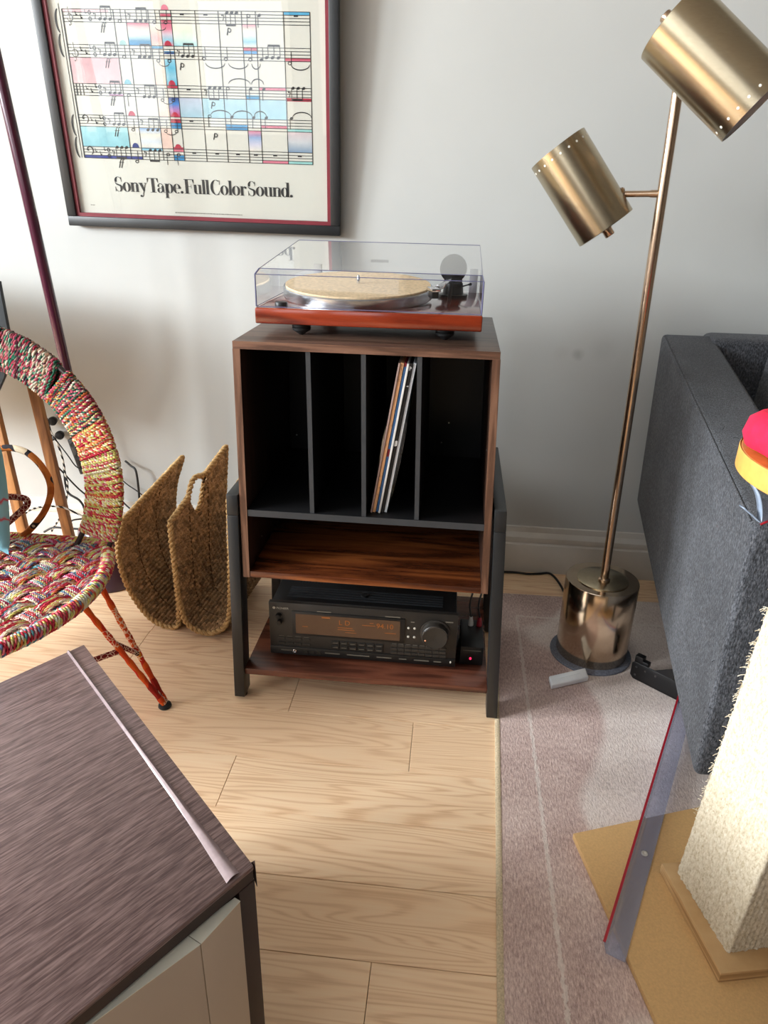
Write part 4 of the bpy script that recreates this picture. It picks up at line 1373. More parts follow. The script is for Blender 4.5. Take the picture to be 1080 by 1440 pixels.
def shade(open_c, closed_c, r_, name_lab, joint_from, clear_side):
    a, b = V(*open_c), V(*closed_c)
    ax = (a - b) / np.linalg.norm(a - b)
    L = np.linalg.norm(a - b)
    th = 0.0015
    s_ = MB().lathe([(0.006, 0), (r_ - 0.001, 0), (r_, 0.001), (r_, L), (r_ - th, L), (r_ - th, 0.004), (0.006, 0.004)], b, ax, 96).build('lamp_shade', M_BRASS, lamp, sharp=30)
    MB().lathe([(r_ - th - 0.0003, L - 0.001), (r_ - th - 0.0003, 0.0045), (0.0, 0.0045)], b, ax, 64, caps=False).build('shade_lining', M_SHADE_IN, s_, label='pale grey inside of the shade')
    u = np.cross(ax, V(0, 0, 1))
    u /= np.linalg.norm(u)
    w = np.cross(ax, u)
    for k in range(20):
        t_ = 2 * PI * k / 20
        d = math.cos(t_) * u + math.sin(t_) * w
        p_ = b + ax * (L - 0.014) + d * (r_ - 0.0004)
        MB().cyl(p_, p_ + d * 0.0007, 0.0022, n=10).build('vent_hole', M_SHADE_HOLE, s_)
    MB().lathe([(0.011, -0.004), (0.011, 0.001)], b, ax, 24).build('switch_collar', M_BRASS_POLE, s_)
    MB().lathe([(0.0, -0.017), (0.0088, -0.017), (0.0098, -0.0155), (0.0098, -0.002), (0.008, 0.0)], b, ax, 24).build('switch_knob', M_BRASS_POLE, s_)
    MB().lathe([(0.017, 0.005), (0.017, 0.055), (0.02, 0.06), (0.02, 0.075), (0, 0.075)], b, ax, 24).build('lamp_holder', M_SHADE_IN, s_)
    return s_


M_SHADE_HOLE = plain('pierced_hole', S(222, 222, 214), 0.6)
d1, d2 = 1.40, 1.10
sA = shade(at_depth(784, 209, d1 - 0.028), at_depth(852, 321, d1 + 0.004), 0.0580, 'lower', None, 1)
sB = shade(at_depth(1062, 152, d2 - 0.003), at_depth(945, 32, d2 + 0.003), 0.0600, 'upper', None, 1)
# arms from the pole to the shades
pa = V(*at_depth(873, 273, 1.375))
pj = pole_at(1.056)
MB().cyl(pj + (pa - pj) * 0.10, pa, 0.0058, n=20).build('arm', M_BRASS_POLE, lamp)
MB().cyl(pj, pj + (pa - pj) * 0.28, 0.0068, n=20).build('arm_sleeve', M_BRASS_POLE, lamp)
MB().lathe([(0.0, 0), (0.012, 0), (0.012, 0.003), (0, 0.003)], pa + V(0.002, 0, 0), (-1, -0.2, 0.15), 20).build('swivel_plate', M_BRASS_POLE, lamp)
for dz in (-0.009, 0.0, 0.009):
    MB().ball(pa + V(-0.004, -0.006, dz), 0.003, n=10, m=6).build('joint_screw', M_CHROME, lamp)
pc = pole_at(1.232)
pd = V(*at_depth(1000, 100, d2 + 0.062))
MB().cyl(pc, pd, 0.0058, n=20).build('arm', M_BRASS_POLE, lamp)
MB().tube(smooth_path([(LB_[0] - 0.03, LB_[1] + 0.0835, 0.02), (0.77, 0.45, 0.0105), (0.755, 0.60, 0.0105), (0.735, 0.685, 0.004), (0.70, 0.682, 0.004), (0.665, 0.676, 0.004), (0.62, 0.68, 0.004), (0.52, 0.672, 0.004), (0.40, 0.675, 0.004)], 8), 0.0034, 8).build('power_cord', M_BLACKCORD, lamp)

# remote-like block of pale plastic on the rug
p_ = [V(*on_z(*q, 0.0065)) for q in ((775, 970), (827, 958), (822, 945), (771, 957))]
rb = MB().prism(p_, (0, 0, 0.013)).build('white_plastic_block', plain('white_plastic', S(226, 228, 230), 0.35, var=0.03), bevel=0.0025, seg=3, loc=tuple(np.mean(p_, 0)))
tag(rb, 'small flat white plastic block on the rug before the lamp base', 'block')
MB().tube([p_[3] + (p_[2] - p_[3]) * 0.25 + (p_[0] - p_[3]) * 0.5 + V(0, 0, 0.0132), p_[3] + (p_[2] - p_[3]) * 0.8 + (p_[0] - p_[3]) * 0.45 + V(0, 0, 0.0132)], 0.0008, 6).build('embossed_ridge', plain('white_ridge', S(226, 228, 230), 0.3), rb)

# ------------------------------------------------------------------ sofa
sofa = thing('sofa', 'charcoal grey fabric sofa with scratched arm at the right edge', 'sofa', (1.4, 0.2, 0))
xo = lambda y: 0.873 + (y + 0.23) * 0.066         # outer face of the arm
yb_, yf_ = 0.62, -0.235
AT = 0.115


def soft(mb, name, m, parent, bev, seg=4, sub=0):
    return mb.build(name, m, parent, bevel=bev, seg=seg, sharp=60)


arm_m = MB().hexa([(xo(yf_), yf_, 0.105), (xo(yf_) + AT, yf_, 0.105), (xo(yb_) + AT, yb_, 0.275), (xo(yb_), yb_, 0.285),
                   (xo(yf_) - 0.006, yf_, 0.598), (xo(yf_) + AT, yf_, 0.602), (xo(yb_) + AT, yb_, 0.742), (xo(yb_) - 0.012, yb_, 0.742)])
soft(arm_m, 'arm', M_SOFA, sofa, 0.012)
MB().tube([(xo(yf_) - 0.003, yf_ + 0.02, 0.597), (xo(yb_) - 0.009, yb_ - 0.02, 0.737)], 0.0022, 8).build('arm_seam', M_SOFA, sofa)
xb0 = xo(yb_) + AT
soft(MB().hexa([(xb0 - 0.02, 0.50, 0.30), (2.6, 0.50, 0.30), (2.6, 0.66, 0.30), (xb0 - 0.02, 0.66, 0.30), (xb0 - 0.02, 0.55, 0.745), (2.6, 0.55, 0.745), (2.6, 0.66, 0.745), (xb0 - 0.02, 0.66, 0.745)]), 'back', M_SOFA, sofa, 0.02)
soft(MB().box(xb0 - 0.01, 2.6, yf_ + 0.03, 0.52, 0.12, 0.34), 'seat_base', M_SOFA, sofa, 0.015)
soft(MB().box(xb0 + 0.012, 1.75, yf_ + 0.02, 0.45, 0.342, 0.47), 'seat_cushion', M_SOFA, sofa, 0.03)
soft(MB().hexa([(xb0 + 0.08, 0.33, 0.472), (1.75, 0.33, 0.472), (1.75, 0.50, 0.472), (xb0 + 0.06, 0.50, 0.472), (xb0 + 0.13, 0.42, 0.80), (1.75, 0.42, 0.80), (1.75, 0.54, 0.80), (xb0 + 0.10, 0.54, 0.80)]), 'back_cushion', M_SOFA, sofa, 0.03)
for (x, y, h) in ((1.02, -0.10, 0.13), (1.05, 0.48, 0.13), (2.4, -0.1, 0.13), (2.4, 0.48, 0.13)):
    MB().cyl((x, y, 0.0065), (x, y, h), 0.016, 0.024, 20).build('leg', M_BLACKPLASTIC, sofa)
# clawed loops of thread on the arm
fz_ = MB()
for k in range(150):
    if k < 90:
        y = yf_ + 0.002
        b0 = V(xo(yf_) + random.uniform(0.0, 0.05), yf_ + random.uniform(-0.002, 0.03), random.uniform(0.15, 0.50))
    elif k < 120:
        yy = random.uniform(-0.2, 0.1)
        b0 = V(xo(yy) + random.uniform(0.0, 0.09), yy, 0.602 + (yy - yf_) * 0.165)
    else:
        yy = random.uniform(0.05, 0.35)
        b0 = V(xo(yy) + AT - 0.004, yy, 0.602 + (yy - yf_) * 0.165)
    d = V(random.uniform(-1, 0.6), random.uniform(-1, 0.3), random.uniform(-0.3, 1)) * random.uniform(0.004, 0.014)
    fz_.tube([b0, b0 + d * 0.6 + V(0, 0, 0.002), b0 + d], 0.0005, 3)
fz_.build('pulled_threads', plain('dark_thread', S(44, 46, 50), 0.9), sofa, kind='stuff', label='clawed loose threads')

# black steel bracket under the sofa edge
p0, p1 = V(*on_z(885, 951, 0.0065)), V(*on_z(948, 983, 0.0065))
bd = (p1 - p0) / np.linalg.norm(p1 - p0)
bn = V(-bd[1], bd[0], 0)
br = thing('steel_bracket', 'black steel bracket lying on the rug by the sofa arm', 'bracket', tuple((p0 + p1) / 2))
h0 = 0.046
pts = [p0 + bd * 0.008, p1 + bd * 0.05, p1 + bd * 0.05 + V(0, 0, h0), p0 + bd * 0.006 + V(0, 0, h0), p0 + V(0, 0, h0 - 0.006), p0 + V(0, 0, 0.008)]
MB().prism(pts, bn * 0.003).build('plate', M_BLACKPLASTIC, br, 0.0008)
MB().prism([p0 + bd * 0.01 + V(0, 0, 0.0), p1 + bd * 0.05, p1 + bd * 0.05 + bn * 0.035, p0 + bd * 0.01 + bn * 0.03], (0, 0, 0.003)).build('base_flange', M_BLACKPLASTIC, br)
MB().obox(p0 + bd * 0.014 + bn * 0.010 + V(0, 0, h0 + 0.006), bd * 0.010, bn * 0.008, V(0, 0, 0.010)).build('clip', M_BLACKPLASTIC, br, 0.0015)
MB().obox(p0 + bd * 0.030 + bn * 0.010 + V(0, 0, h0 + 0.001), bd * 0.008, bn * 0.007, V(0, 0, 0.006)).build('clip', M_BLACKPLASTIC, br, 0.0015)
MB().prism([p0 + bd * 0.055 + V(0, 0, h0), p0 + bd * 0.10 + V(0, 0, h0), p0 + bd * 0.10 + V(0, 0, h0 + 0.03)], bn * 0.003).build('gusset', M_BLACKPLASTIC, br)
for (s_, z) in ((0.012, 0.012), (0.035, 0.033), (0.06, 0.033), (0.012, 0.034)):
    MB().lathe([(0.0028, 0), (0.0022, 0.001), (0, 0.0013)], p0 + bd * s_ + V(0, 0, z), -bn, 12).build('rivet', plain('grey_rivet', S(120, 120, 122), 0.3, 1.0), br)

# ------------------------------------------------------------------ cat scratching post
post = thing('scratching_post', 'cat scratching post wrapped in cream sisal on a tan board base', 'cat post', (0.87, -0.45, 0.0065))
BZ = 0.0063
bc = [V(*on_z(806, 1172, BZ + 0.012)), V(*on_z(985, 1134, BZ + 0.012))]
e1 = bc[1] - bc[0]
e1 /= np.linalg.norm(e1)
e2 = V(*on_z(925, 1440, BZ + 0.012)) - bc[0]
e2 /= np.linalg.norm(e2)
q0 = bc[0].copy()
q0[2] = BZ
bp = [q0, q0 + e1 * 0.46, q0 + e1 * 0.46 + e2 * 0.46, q0 + e2 * 0.46]
MB().prism(bp, (0, 0, 0.012)).build('base_board', M_MDF, post, 0.001)
pz0 = BZ + 0.012
# raised square plate around the foot of the post
g = [V(*on_z(930, 1214, pz0 + 0.02)), V(*on_z(1014, 1369, pz0 + 0.02))]
f1 = g[1] - g[0]
Lp = np.linalg.norm(f1)
f1 /= Lp
f2 = V(-f1[1], f1[0], 0)
g0 = V(g[0][0], g[0][1], pz0)
MB().prism([g0, g0 + f1 * Lp, g0 + f1 * Lp + f2 * Lp, g0 + f2 * Lp], (0, 0, 0.02)).build('foot_plate', M_MDFEDGE, post, 0.001)
zp = pz0 + 0.0203
a_ = V(*on_z(953, 1226, zp))
b_ = V(*on_z(1023, 1339, zp))
u1 = b_ - a_
Ls = np.linalg.norm(u1)
u1 /= Ls
u2 = V(-u1[1], u1[0], 0)
zt_p = 0.735
leanv = V(0.030, -0.012, 0)            # the post leans a little
# sisal cloth: ribs run up the post, each with a fine twist
ns, nz = 66, 240
per = []
for s_ in range(4):
    st = [a_, a_ + u1 * Ls, a_ + u1 * Ls + u2 * Ls, a_ + u2 * Ls][s_]
    dr = [u1, u2, -u1, -u2][s_]
    nr = [-u2, u1, u2, -u1][s_]
    for k in range(ns):
        per.append((st + dr * Ls * k / ns, nr, s_ * Ls + Ls * k / ns))
P_ = np.array([p[0] for p in per])
N_ = np.array([p[1] for p in per])
Sx = np.array([p[2] for p in per])
np_ = len(per)
Z = np.linspace(zp, zt_p, nz)
rib = 0.0085
ph = np.floor(Sx / rib)
vs = np.zeros((nz, np_, 3))
for i, z in enumerate(Z):
    hgt = (z - zp) / (zt_p - zp)
    d = 0.0013 * np.abs(np.sin(PI * Sx / rib)) + 0.0012 * np.abs(np.sin(PI * (z / 0.0065 + 0.5 * (ph % 2)))) + 0.0006 * rng.standard_normal(np_)
    vs[i] = P_ + N_ * d[:, None] + leanv * hgt
    vs[i, :, 2] = z
fs = []
idx = np.arange(nz * np_).reshape(nz, np_)
for i in range(nz - 1):
    a0 = idx[i]
    a1 = np.roll(a0, -1)
    b0 = idx[i + 1]
    b1 = np.roll(b0, -1)
    fs.extend(zip(a0.tolist(), a1.tolist(), b1.tolist(), b0.tolist()))
mb = MB()
mb.v = [tuple(p) for p in vs.reshape(-1, 3)]
mb.f = fs
mb.build('post', M_SISAL, post, sharp=80, label='cream sisal cloth wound up the post')
# frayed threads along the near edge
fr = MB()
for k in range(140):
    z = random.uniform(zp + 0.12, zt_p - 0.1)
    hgt = (z - zp) / (zt_p - zp)
    b0 = a_ + leanv * hgt
    b0[2] = z
    d = V(-random.uniform(0.2, 1), random.uniform(-0.6, 0.8), random.uniform(-0.7, 0.7)) * random.uniform(0.003, 0.010)
    fr.tube([b0, b0 + d * 0.6, b0 + d + V(0, 0, -0.002)], 0.0005, 3)
fr.build('frayed_fibres', M_SISAL, post, kind='stuff')
# round perch on top
pcn = V(0.922, -0.408, zt_p)
MB().lathe([(0, 0), (0.158, 0.0), (0.160, 0.001), (0.160, 0.025), (0.158, 0.027), (0, 0.027)], pcn, n=96).build('perch', M_BIRCH, post, label='round varnished wooden perch')
MB().lathe([(0.1603, 0.0), (0.1612, 0.001), (0.1612, 0.0255), (0.1603, 0.027)], pcn, n=96, caps=False).build('perch_edge', M_BIRCHEDGE, post)
cu = []
for k in range(9):
    t_ = PI / 2 * k / 8
    cu.append((0.118 + 0.020 * math.cos(t_ * 1.0), 0.001 + 0.052 * math.sin(t_)))
bed = thing('cat_bed', 'crimson felt cat bed on the round wooden perch', 'cat bed', (0.904, -0.408, zt_p + 0.0275))
m = MB().lathe([(0.0, 0), (0.120, 0.0), (0.134, 0.006), (0.139, 0.018), (0.135, 0.036), (0.122, 0.046), (0.108, 0.042), (0.098, 0.028), (0.085, 0.016), (0.0, 0.012)], (0.904, -0.408, zt_p + 0.0273), n=72)
vv = []
for (x, y, z) in m.v:
    a = math.atan2(y + 0.408, x - 0.904)
    k = 1 + 0.03 * math.sin(5 * a) + 0.02 * math.sin(11 * a + 1)
    vv.append((0.904 + (x - 0.904) * k, -0.408 + (y + 0.408) * k, z + (0.003 * math.sin(7 * a) if z > zt_p + 0.035 else 0)))
m.v = vv
m.build('bed_ring', M_FLEECE, bed, sharp=70)

# ------------------------------------------------------------------ clear corner guards
M_PVC = clear('clear_pvc', (0.86, 0.88, 0.94, 1), 0.12, strength=1.6, haze=S(176, 184, 212), hfac=0.22)
M_REDFILM = plain('red_film', S(170, 24, 40), 0.4)
gz = BZ + 0.0125
s0, s1 = V(*on_z(846, 1338, gz)), V(*on_z(948, 1000, gz))
gd = (s1 - s0)
gdl = np.linalg.norm(gd)
gd /= gdl
gdl += 0.05
gw = V(gd[1], -gd[0], 0)              # to the right of the strip
gs = thing('corner_guard', 'long clear plastic corner guard with red edge across the tan board', 'corner guard', tuple(s0 + gd * gdl / 2))
wv, hv, thv = 0.034, 0.022, 0.0022
prof = [(0, 0.022), (0.003, 0.022), (0.006, 0.004), (0.010, 0.0022), (wv, 0.0022), (wv, 0), (0.006, 0)]
MB().prism([s0 + gw * x + V(0, 0, z + 0.0003) for x, z in prof], gd * gdl).build('strip', M_PVC, gs, sharp=20)
MB().prism([s0 + gw * x + V(0, 0, z) for x, z in ((-0.0012, 0.0215), (0.0028, 0.0215), (0.0028, 0.0232), (-0.0012, 0.0232))], gd * gdl).build('backing_film', M_REDFILM, gs, label='red peel-off edge')
pk = s0 + gd * 0.21 + gw * 0.020 + V(0, 0, 0.0027)
MB().lathe([(0.0055, 0), (0.0055, 0.0012), (0.0035, 0.0018), (0.0015, 0.0008), (0, 0.0008)], pk, n=20).build('pin_cap', plain('pale_pin', S(206, 200, 190), 0.4), gs)
# second guard on the front corner of the sofa arm
c0 = V(xo(yf_) - 0.002, yf_ - 0.010, 0.61)
g2 = thing('corner_guard', 'clear plastic corner guard over the front corner of the sofa arm', 'corner guard', tuple(c0))
curl = [on_y(1039, 711, yf_ - 0.012), on_y(1052, 722, yf_ - 0.016), on_y(1064, 731, yf_ - 0.018), on_y(1066, 712, yf_ - 0.012), on_y(1063, 694, yf_ - 0.008), on_y(1056, 680, yf_)]
pth = smooth_path(curl, 6)
mm = MB()
vs = []
for p in pth:
    vs += [V(*p), V(*p) + V(0.002, -0.014, 0.001)]
mm.add(vs, [(2 * k, 2 * k + 1, 2 * k + 3, 2 * k + 2) for k in range(len(pth) - 1)])
w_o = mm.build('curled_lip', plain('pale_pvc', S(150, 164, 184), 0.2), g2)
so = w_o.modifiers.new('thick', 'SOLIDIFY')
so.thickness = 0.002
pa_, pb_, pc_, pd_ = (V(*on_y(1068, 700, yf_ - 0.012)), V(*on_y(1110, 716, yf_ - 0.012)), V(*on_y(1110, 724, yf_ - 0.012)), V(*on_y(1069, 737, yf_ - 0.012)))
MB().prism([pa_, pb_, pc_, pd_], (0, 0.0025, 0)).build('panel', M_PVC, g2)
for k in range(1, 4):
    q = [pa_ + (pb_ - pa_) * (k / 4), pd_ + (pc_ - pd_) * (k / 4)]
MB().tube([pd_ + V(0, -0.001, 0), pc_ + V(0, -0.001, 0.004)], 0.0018, 8).build('backing_film', M_REDFILM, g2)

# ------------------------------------------------------------------ brown side cabinet in the foreground
TZ = 0.45
tc = V(*on_z(357, 1217, TZ))
ta = V(*on_z(118, 906, TZ)) - tc
LA = float(np.linalg.norm(ta))
ta /= LA
ta[2] = 0      # away from the corner, along the right side
tb = V(*on_z(88, 1442, TZ)) - tc
tb /= np.linalg.norm(tb)
tb[2] = 0      # along the front edge
LBn, ST = 0.80, 0.0195
sc = thing('side_cabinet', 'dark brown wood grain side cabinet with cream drawers in the foreground', 'cabinet', (tc[0] + ta[0] * .24 + tb[0] * .4, tc[1] + ta[1] * .24 + tb[1] * .4, 0))
tp = lambda a, b, z: tc * V(1, 1, 0) + ta * a + tb * b + V(0, 0, z)


def tbox(a0, a1, b0, b1, z0, z1, mb=None):
    return (mb or MB()).hexa([tp(a0, b0, z0), tp(a1, b0, z0), tp(a1, b1, z0), tp(a0, b1, z0), tp(a0, b0, z1), tp(a1, b0, z1), tp(a1, b1, z1), tp(a0, b1, z1)])


tbox(0, LA, 0, LBn, TZ - 0.006, TZ).build('top_panel', M_WENGE, sc, 0.0015)
tbox(0.001, LA - 0.001, 0.001, LBn, TZ - ST, TZ - 0.0062).build('top_core', M_WENGE_SIDE, sc)
tbox(0.0, LA, 0.0, ST, 0.0, TZ - ST - 0.0003).build('side_panel', M_WENGE_SIDE, sc, 0.001)
tbox(0.0, LA, LBn - ST, LBn, 0.0, TZ - ST - 0.0003).build('side_panel', M_WENGE_SIDE, sc, 0.001)
tbox(LA - 0.01, LA, ST + 0.0003, LBn - ST - 0.0003, 0.0, TZ - ST - 0.0003).build('back_panel', M_WENGE_SIDE, sc)
tbox(0.0, LA - 0.0105, ST + 0.0003, LBn - ST - 0.0003, 0.0, ST).build('bottom_panel', M_WENGE_SIDE, sc)
# two cream fronts; the far one hangs ajar
z0_, z1_ = ST + 0.002, TZ - ST - 0.006
zt2 = TZ - ST - 0.003


def front(o0, o1, n0, n1, name):
    """panel whose top edge runs through four plan points: outer pair, inner pair"""
    P4 = [V(*o0), V(*o1), V(*n1), V(*n0)]
    o = MB().hexa([p * V(1, 1, 0) + V(0, 0, z0_) for p in P4] + [p * V(1, 1, 0) + V(0, 0, zt2 - 0.0008) for p in P4]).build(name, M_CREAM_SHADED, sc, 0.0008)
    MB().hexa([p * V(1, 1, 0) + V(0, 0, zt2 - 0.0008) for p in P4] + [p * V(1, 1, 0) + V(0, 0, zt2) for p in P4]).build('top_edge', M_CREAM_LIT, o, label='top edge of the front with its lit tone painted on')
    return o


oA0, oA1 = V(*on_z(338, 1267, zt2)), V(*on_z(283, 1327, zt2))
nA0, nA1 = V(*on_z(330, 1262, zt2)), V(*on_z(262, 1313, zt2))
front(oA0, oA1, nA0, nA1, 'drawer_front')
oB1, nB1 = V(*on_z(126, 1442, zt2)), V(*on_z(84, 1423, zt2))
oB0, nB0 = oA1 + (oB1 - oA1) * 0.008, nA1 + (nB1 - nA1) * 0.008
oB2, nB2 = oA1 + (oB1 - oA1) * 2.2, nA1 + (nB1 - nA1) * 2.2
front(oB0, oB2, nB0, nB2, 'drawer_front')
m_ = MB()
tr = [nB0 + (nB2 - nB0) * 0.02, nB2, nB2 + ta * 0.25, nB0 + ta * 0.25]
m_.hexa([p * V(1, 1, 0) + V(0, 0, zt2 - 0.03) for p in tr] + [p * V(1, 1, 0) + V(0, 0, zt2 - 0.01) for p in tr])
m_.build('drawer_tray', plain('pale_yellow_board', S(222, 212, 160), 0.6), sc)
# ridge of clear tape near the right edge of the top
tpts = [on_z(u_, v_, TZ + 0.0008) for u_, v_ in ((96, 916), (146, 984), (196, 1052), (248, 1122), (288, 1178), (328, 1236))]
tw = [0.0022, 0.0026, 0.003, 0.004, 0.0055, 0.0075]
tape = MB()
vs = []
path = [V(*p) for p in tpts]
path[-1] = tp(0.004, (path[-1] - tc) @ tb, TZ + 0.0008)
for k, p in enumerate(path):
    w = tw[k]
    n_ = tb
    vs += [p - n_ * w - V(0, 0, 0.0006), p - n_ * w * .5 + V(0, 0, 0.0012), p + V(0, 0, 0.0022), p + n_ * w * .5 + V(0, 0, 0.0012), p + n_ * w - V(0, 0, 0.0006)]
tape.add(vs, [(5 * k + j, 5 * k + j + 1, 5 * k + j + 6, 5 * k + j + 5) for k in range(len(path) - 1) for j in range(4)])
tape.build('tape_strip', M_TAPE, sc, label='shiny strip of clear tape along the top')
MB().prism([tp(-0.0005, -0.0015, TZ - 0.03), tp(0.012, -0.0008, TZ - 0.012), tp(0.006, -0.0008, TZ - 0.002), tp(0.001, -0.0015, TZ + 0.004)], -tb * 0.0006).build('lifted_foil', M_WENGE_SIDE, sc)

# ------------------------------------------------------------------ seagrass baskets
def basket(label, px, y0, y1, tip, handle):
    """U-shaped woven trough: pts_near is the near profile (x, z) from the left rim round to the right rim"""
    pts_near = [on_y(u_, v_, y0)[::2] for u_, v_ in px]
    far = on_y(tip[0], tip[1], y1)
    dxy, hgrow = far[0] - pts_near[0][0], far[2] - pts_near[0][1]
    e = thing('woven_basket', label, 'basket', (pts_near[len(pts_near) // 2][0], 0.36, 0), 'seagrass magazine baskets')
    prof = np.array(smooth_path([(x, 0, z) for x, z in pts_near], 24))[:, [0, 2]]
    seg_ = np.linalg.norm(np.diff(prof, axis=0), axis=1)
    s = np.concatenate([[0], np.cumsum(seg_)])
    Ltot = s[-1]
    ps, py = 0.0105, 0.017
    nS = int(Ltot / (ps / 6))
    nY = int((y1 - y0) / (py / 6))
    ss = np.linspace(0, Ltot, nS)
    X = np.interp(ss, s, prof[:, 0])
    Zp = np.interp(ss, s, prof[:, 1])
    Zmax = Zp[0]
    T = np.stack([np.gradient(X), np.gradient(Zp)], 1)
    T /= np.linalg.norm(T, axis=1)[:, None]
    NX, NZ = -T[:, 1], T[:, 0]              # towards the inside
    row = np.floor(ss / ps)
    yy = np.linspace(y0, y1, nY)
    def sheet(off, sgn):
        out = np.zeros((nY, nS, 3))
        for j, y in enumerate(yy):
            q = (y - y0) / (y1 - y0)
            bumpv = 0.0070 * np.abs(np.sin(PI * ss / ps)) * (0.35 + 0.65 * np.abs(np.sin(PI * (y / py + 0.5 * (row % 2) + 0.12 * ss / ps)))) + 0.0004 * rng.standard_normal(nS)
            d = off + sgn * bumpv
            lift = np.clip(Zp / Zmax, 0, 1.2) ** 1.2
            out[j, :, 0] = X + NX * d + dxy * q * (0.35 + 0.65 * lift) 
            out[j, :, 1] = y
            out[j, :, 2] = np.maximum(Zp + NZ * d + hgrow * q * lift + 0.006, 0.0015)
        return out
    A = sheet(0.0015, 1)
    B = sheet(-0.0015, -1)
    mb = MB()
    for Sg in (A, B):
        n0 = len(mb.v)
        mb.v.extend(map(tuple, Sg.reshape(-1, 3)))
        id_ = np.arange(nY * nS).reshape(nY, nS) + n0
        keep = np.ones((nY - 1, nS - 1), bool)
        if handle:
            j0, j1 = int(nY * .30), int(nY * .58)
            kz = int(nS * 0.0)
            for j in range(j0, j1):
                q = (j - j0) / (j1 - j0)
                depth = int(nS * 0.075 * math.sin(PI * q) ** 0.6)
                keep[j, kz:depth] = False
        a0, a1, b0, b1 = id_[:-1, :-1][keep], id_[:-1, 1:][keep], id_[1:, :-1][keep], id_[1:, 1:][keep]
        mb.f.extend(zip(a0.tolist(), a1.tolist(), b1.tolist(), b0.tolist()))
    cell = np.floor(yy[:, None] / py + 0.5 * (row[None, :] % 2)).astype(int) * 131 + row[None, :].astype(int) * 17
    tone = 0.55 + 0.75 * ((np.sin(cell * 12.9898) * 43758.5453) % 1.0)
    tc_ = np.stack([tone, tone, tone, np.ones_like(tone)], -1).reshape(-1, 4)
    mb.c = [tuple(q) for q in tc_] * 2
    mb.build('woven_body', M_GRASS, e, sharp=80)
    C_ = (A + B) / 2

    def rope(path, name, r_=0.0062):
        P = np.array(smooth_path(path, 2))
        d = np.concatenate([[0], np.cumsum(np.linalg.norm(np.diff(P, axis=0), axis=1))])
        n_ = max(20, int(d[-1] / 0.0022))
        q = np.linspace(0, d[-1], n_)
        P = np.stack([np.interp(q, d, P[:, k]) for k in range(3)], 1)
        m_ = MB()
        tan = np.gradient(P, axis=0)
        tan /= np.linalg.norm(tan, axis=1)[:, None]
        ref = V(0.3, 0.4, 0.87)
        for ph_ in (0, PI):
            uu = np.cross(tan, ref)
            uu /= np.linalg.norm(uu, axis=1)[:, None]
            ww = np.cross(tan, uu)
            ang = q / 0.0135 * PI + ph_
            Q = P + (uu * np.cos(ang)[:, None] + ww * np.sin(ang)[:, None]) * r_ * 0.55
            Q[:, 2] = np.maximum(Q[:, 2], r_ * 0.8)
            m_.tube(Q, r_ * 0.72, 6)
        m_.build(name, M_GRASSROPE, e, sharp=80)
    st = max(1, nS // 40)
    rope([C_[0, k] for k in list(range(0, nS, st)) + [nS - 1]], 'front_rim')
    rope([C_[-1, k] for k in list(range(0, nS, st)) + [nS - 1]], 'back_rim')
    sj = max(1, nY // 16)
    js = list(range(0, nY, sj)) + [nY - 1]
    rim = []
    for j in js:
        p = C_[j, 0].copy()
        if handle:
            q = (j / nY - .30) / .28
            if 0 < q < 1:
                p = p + V(-0.006, 0, 0.018) * math.sin(PI * q)
        rim.append(p)
    rope(rim, 'side_rim')
    rope([C_[j, -1] for j in js], 'side_rim')
    if handle:
        j0, j1 = int(nY * .30), int(nY * .58)
        rope([C_[j, min(nS - 1, int(nS * 0.075 * math.sin(PI * (j - j0) / (j1 - j0)) ** 0.6))] for j in range(j0, j1, max(1, (j1 - j0) // 12))], 'handle', 0.0045)
    # wire stays showing through the weave
    wr = MB()
    for q in (0.28, 0.62):
        j = int(nY * q)
        k0 = int(nS * 0.02)
        pth_ = [C_[j, k] + V(NX[k] * 0.0052, 0, NZ[k] * 0.0052) for k in range(k0, int(nS * .72), st)]
        wr.tube(smooth_path(pth_, 2), 0.0016, 6)
    wr.build('stay', plain('dark_cane', S(104, 76, 46), 0.7), e)
    return e


basket('tall woven seagrass basket, left of the pair, without a visible handle',
       [(172, 736), (166, 772), (173, 810), (188, 842), (212, 872), (238, 885), (250, 882), (252, 862), (249, 830), (246, 800), (243, 770)],
       0.246, 0.51, (257, 645), False)
basket('tall woven seagrass basket with rope handle, right of the pair beside the cabinet leg',
       [(239, 738), (243, 775), (248, 815), (253, 850), (264, 880), (290, 893), (314, 886), (323, 862), (324, 800), (323, 745), (322, 705)],
       0.222, 0.50, (318, 630), True)

# ------------------------------------------------------------------ plum floor lamp behind the chair
plum = thing('plum_floor_lamp', 'plum purple lacquered pole lamp with round base behind the rag chair', 'lamp', (-0.535, 0.475, 0))
MB().lathe([(0.0, 0), (0.098, 0), (0.101, 0.004), (0.100, 0.012), (0.080, 0.10), (0.070, 0.16), (0.050, 0.185), (0.018, 0.198), (0, 0.199)], (-0.560, 0.49, 0), n=64).build('base', M_PLUMPLASTIC, plum)
MB().tube([(-0.560, 0.49, 0.195), V(*on_y(97, 535, 0.47)), V(*on_y(1, 110, 0.45)), V(*on_y(1, 110, 0.45)) + (V(*on_y(1, 110, 0.45)) - V(*on_y(97, 535, 0.47))) * 0.7], 0.0128, 24).build('pole', M_PLUM, plum)

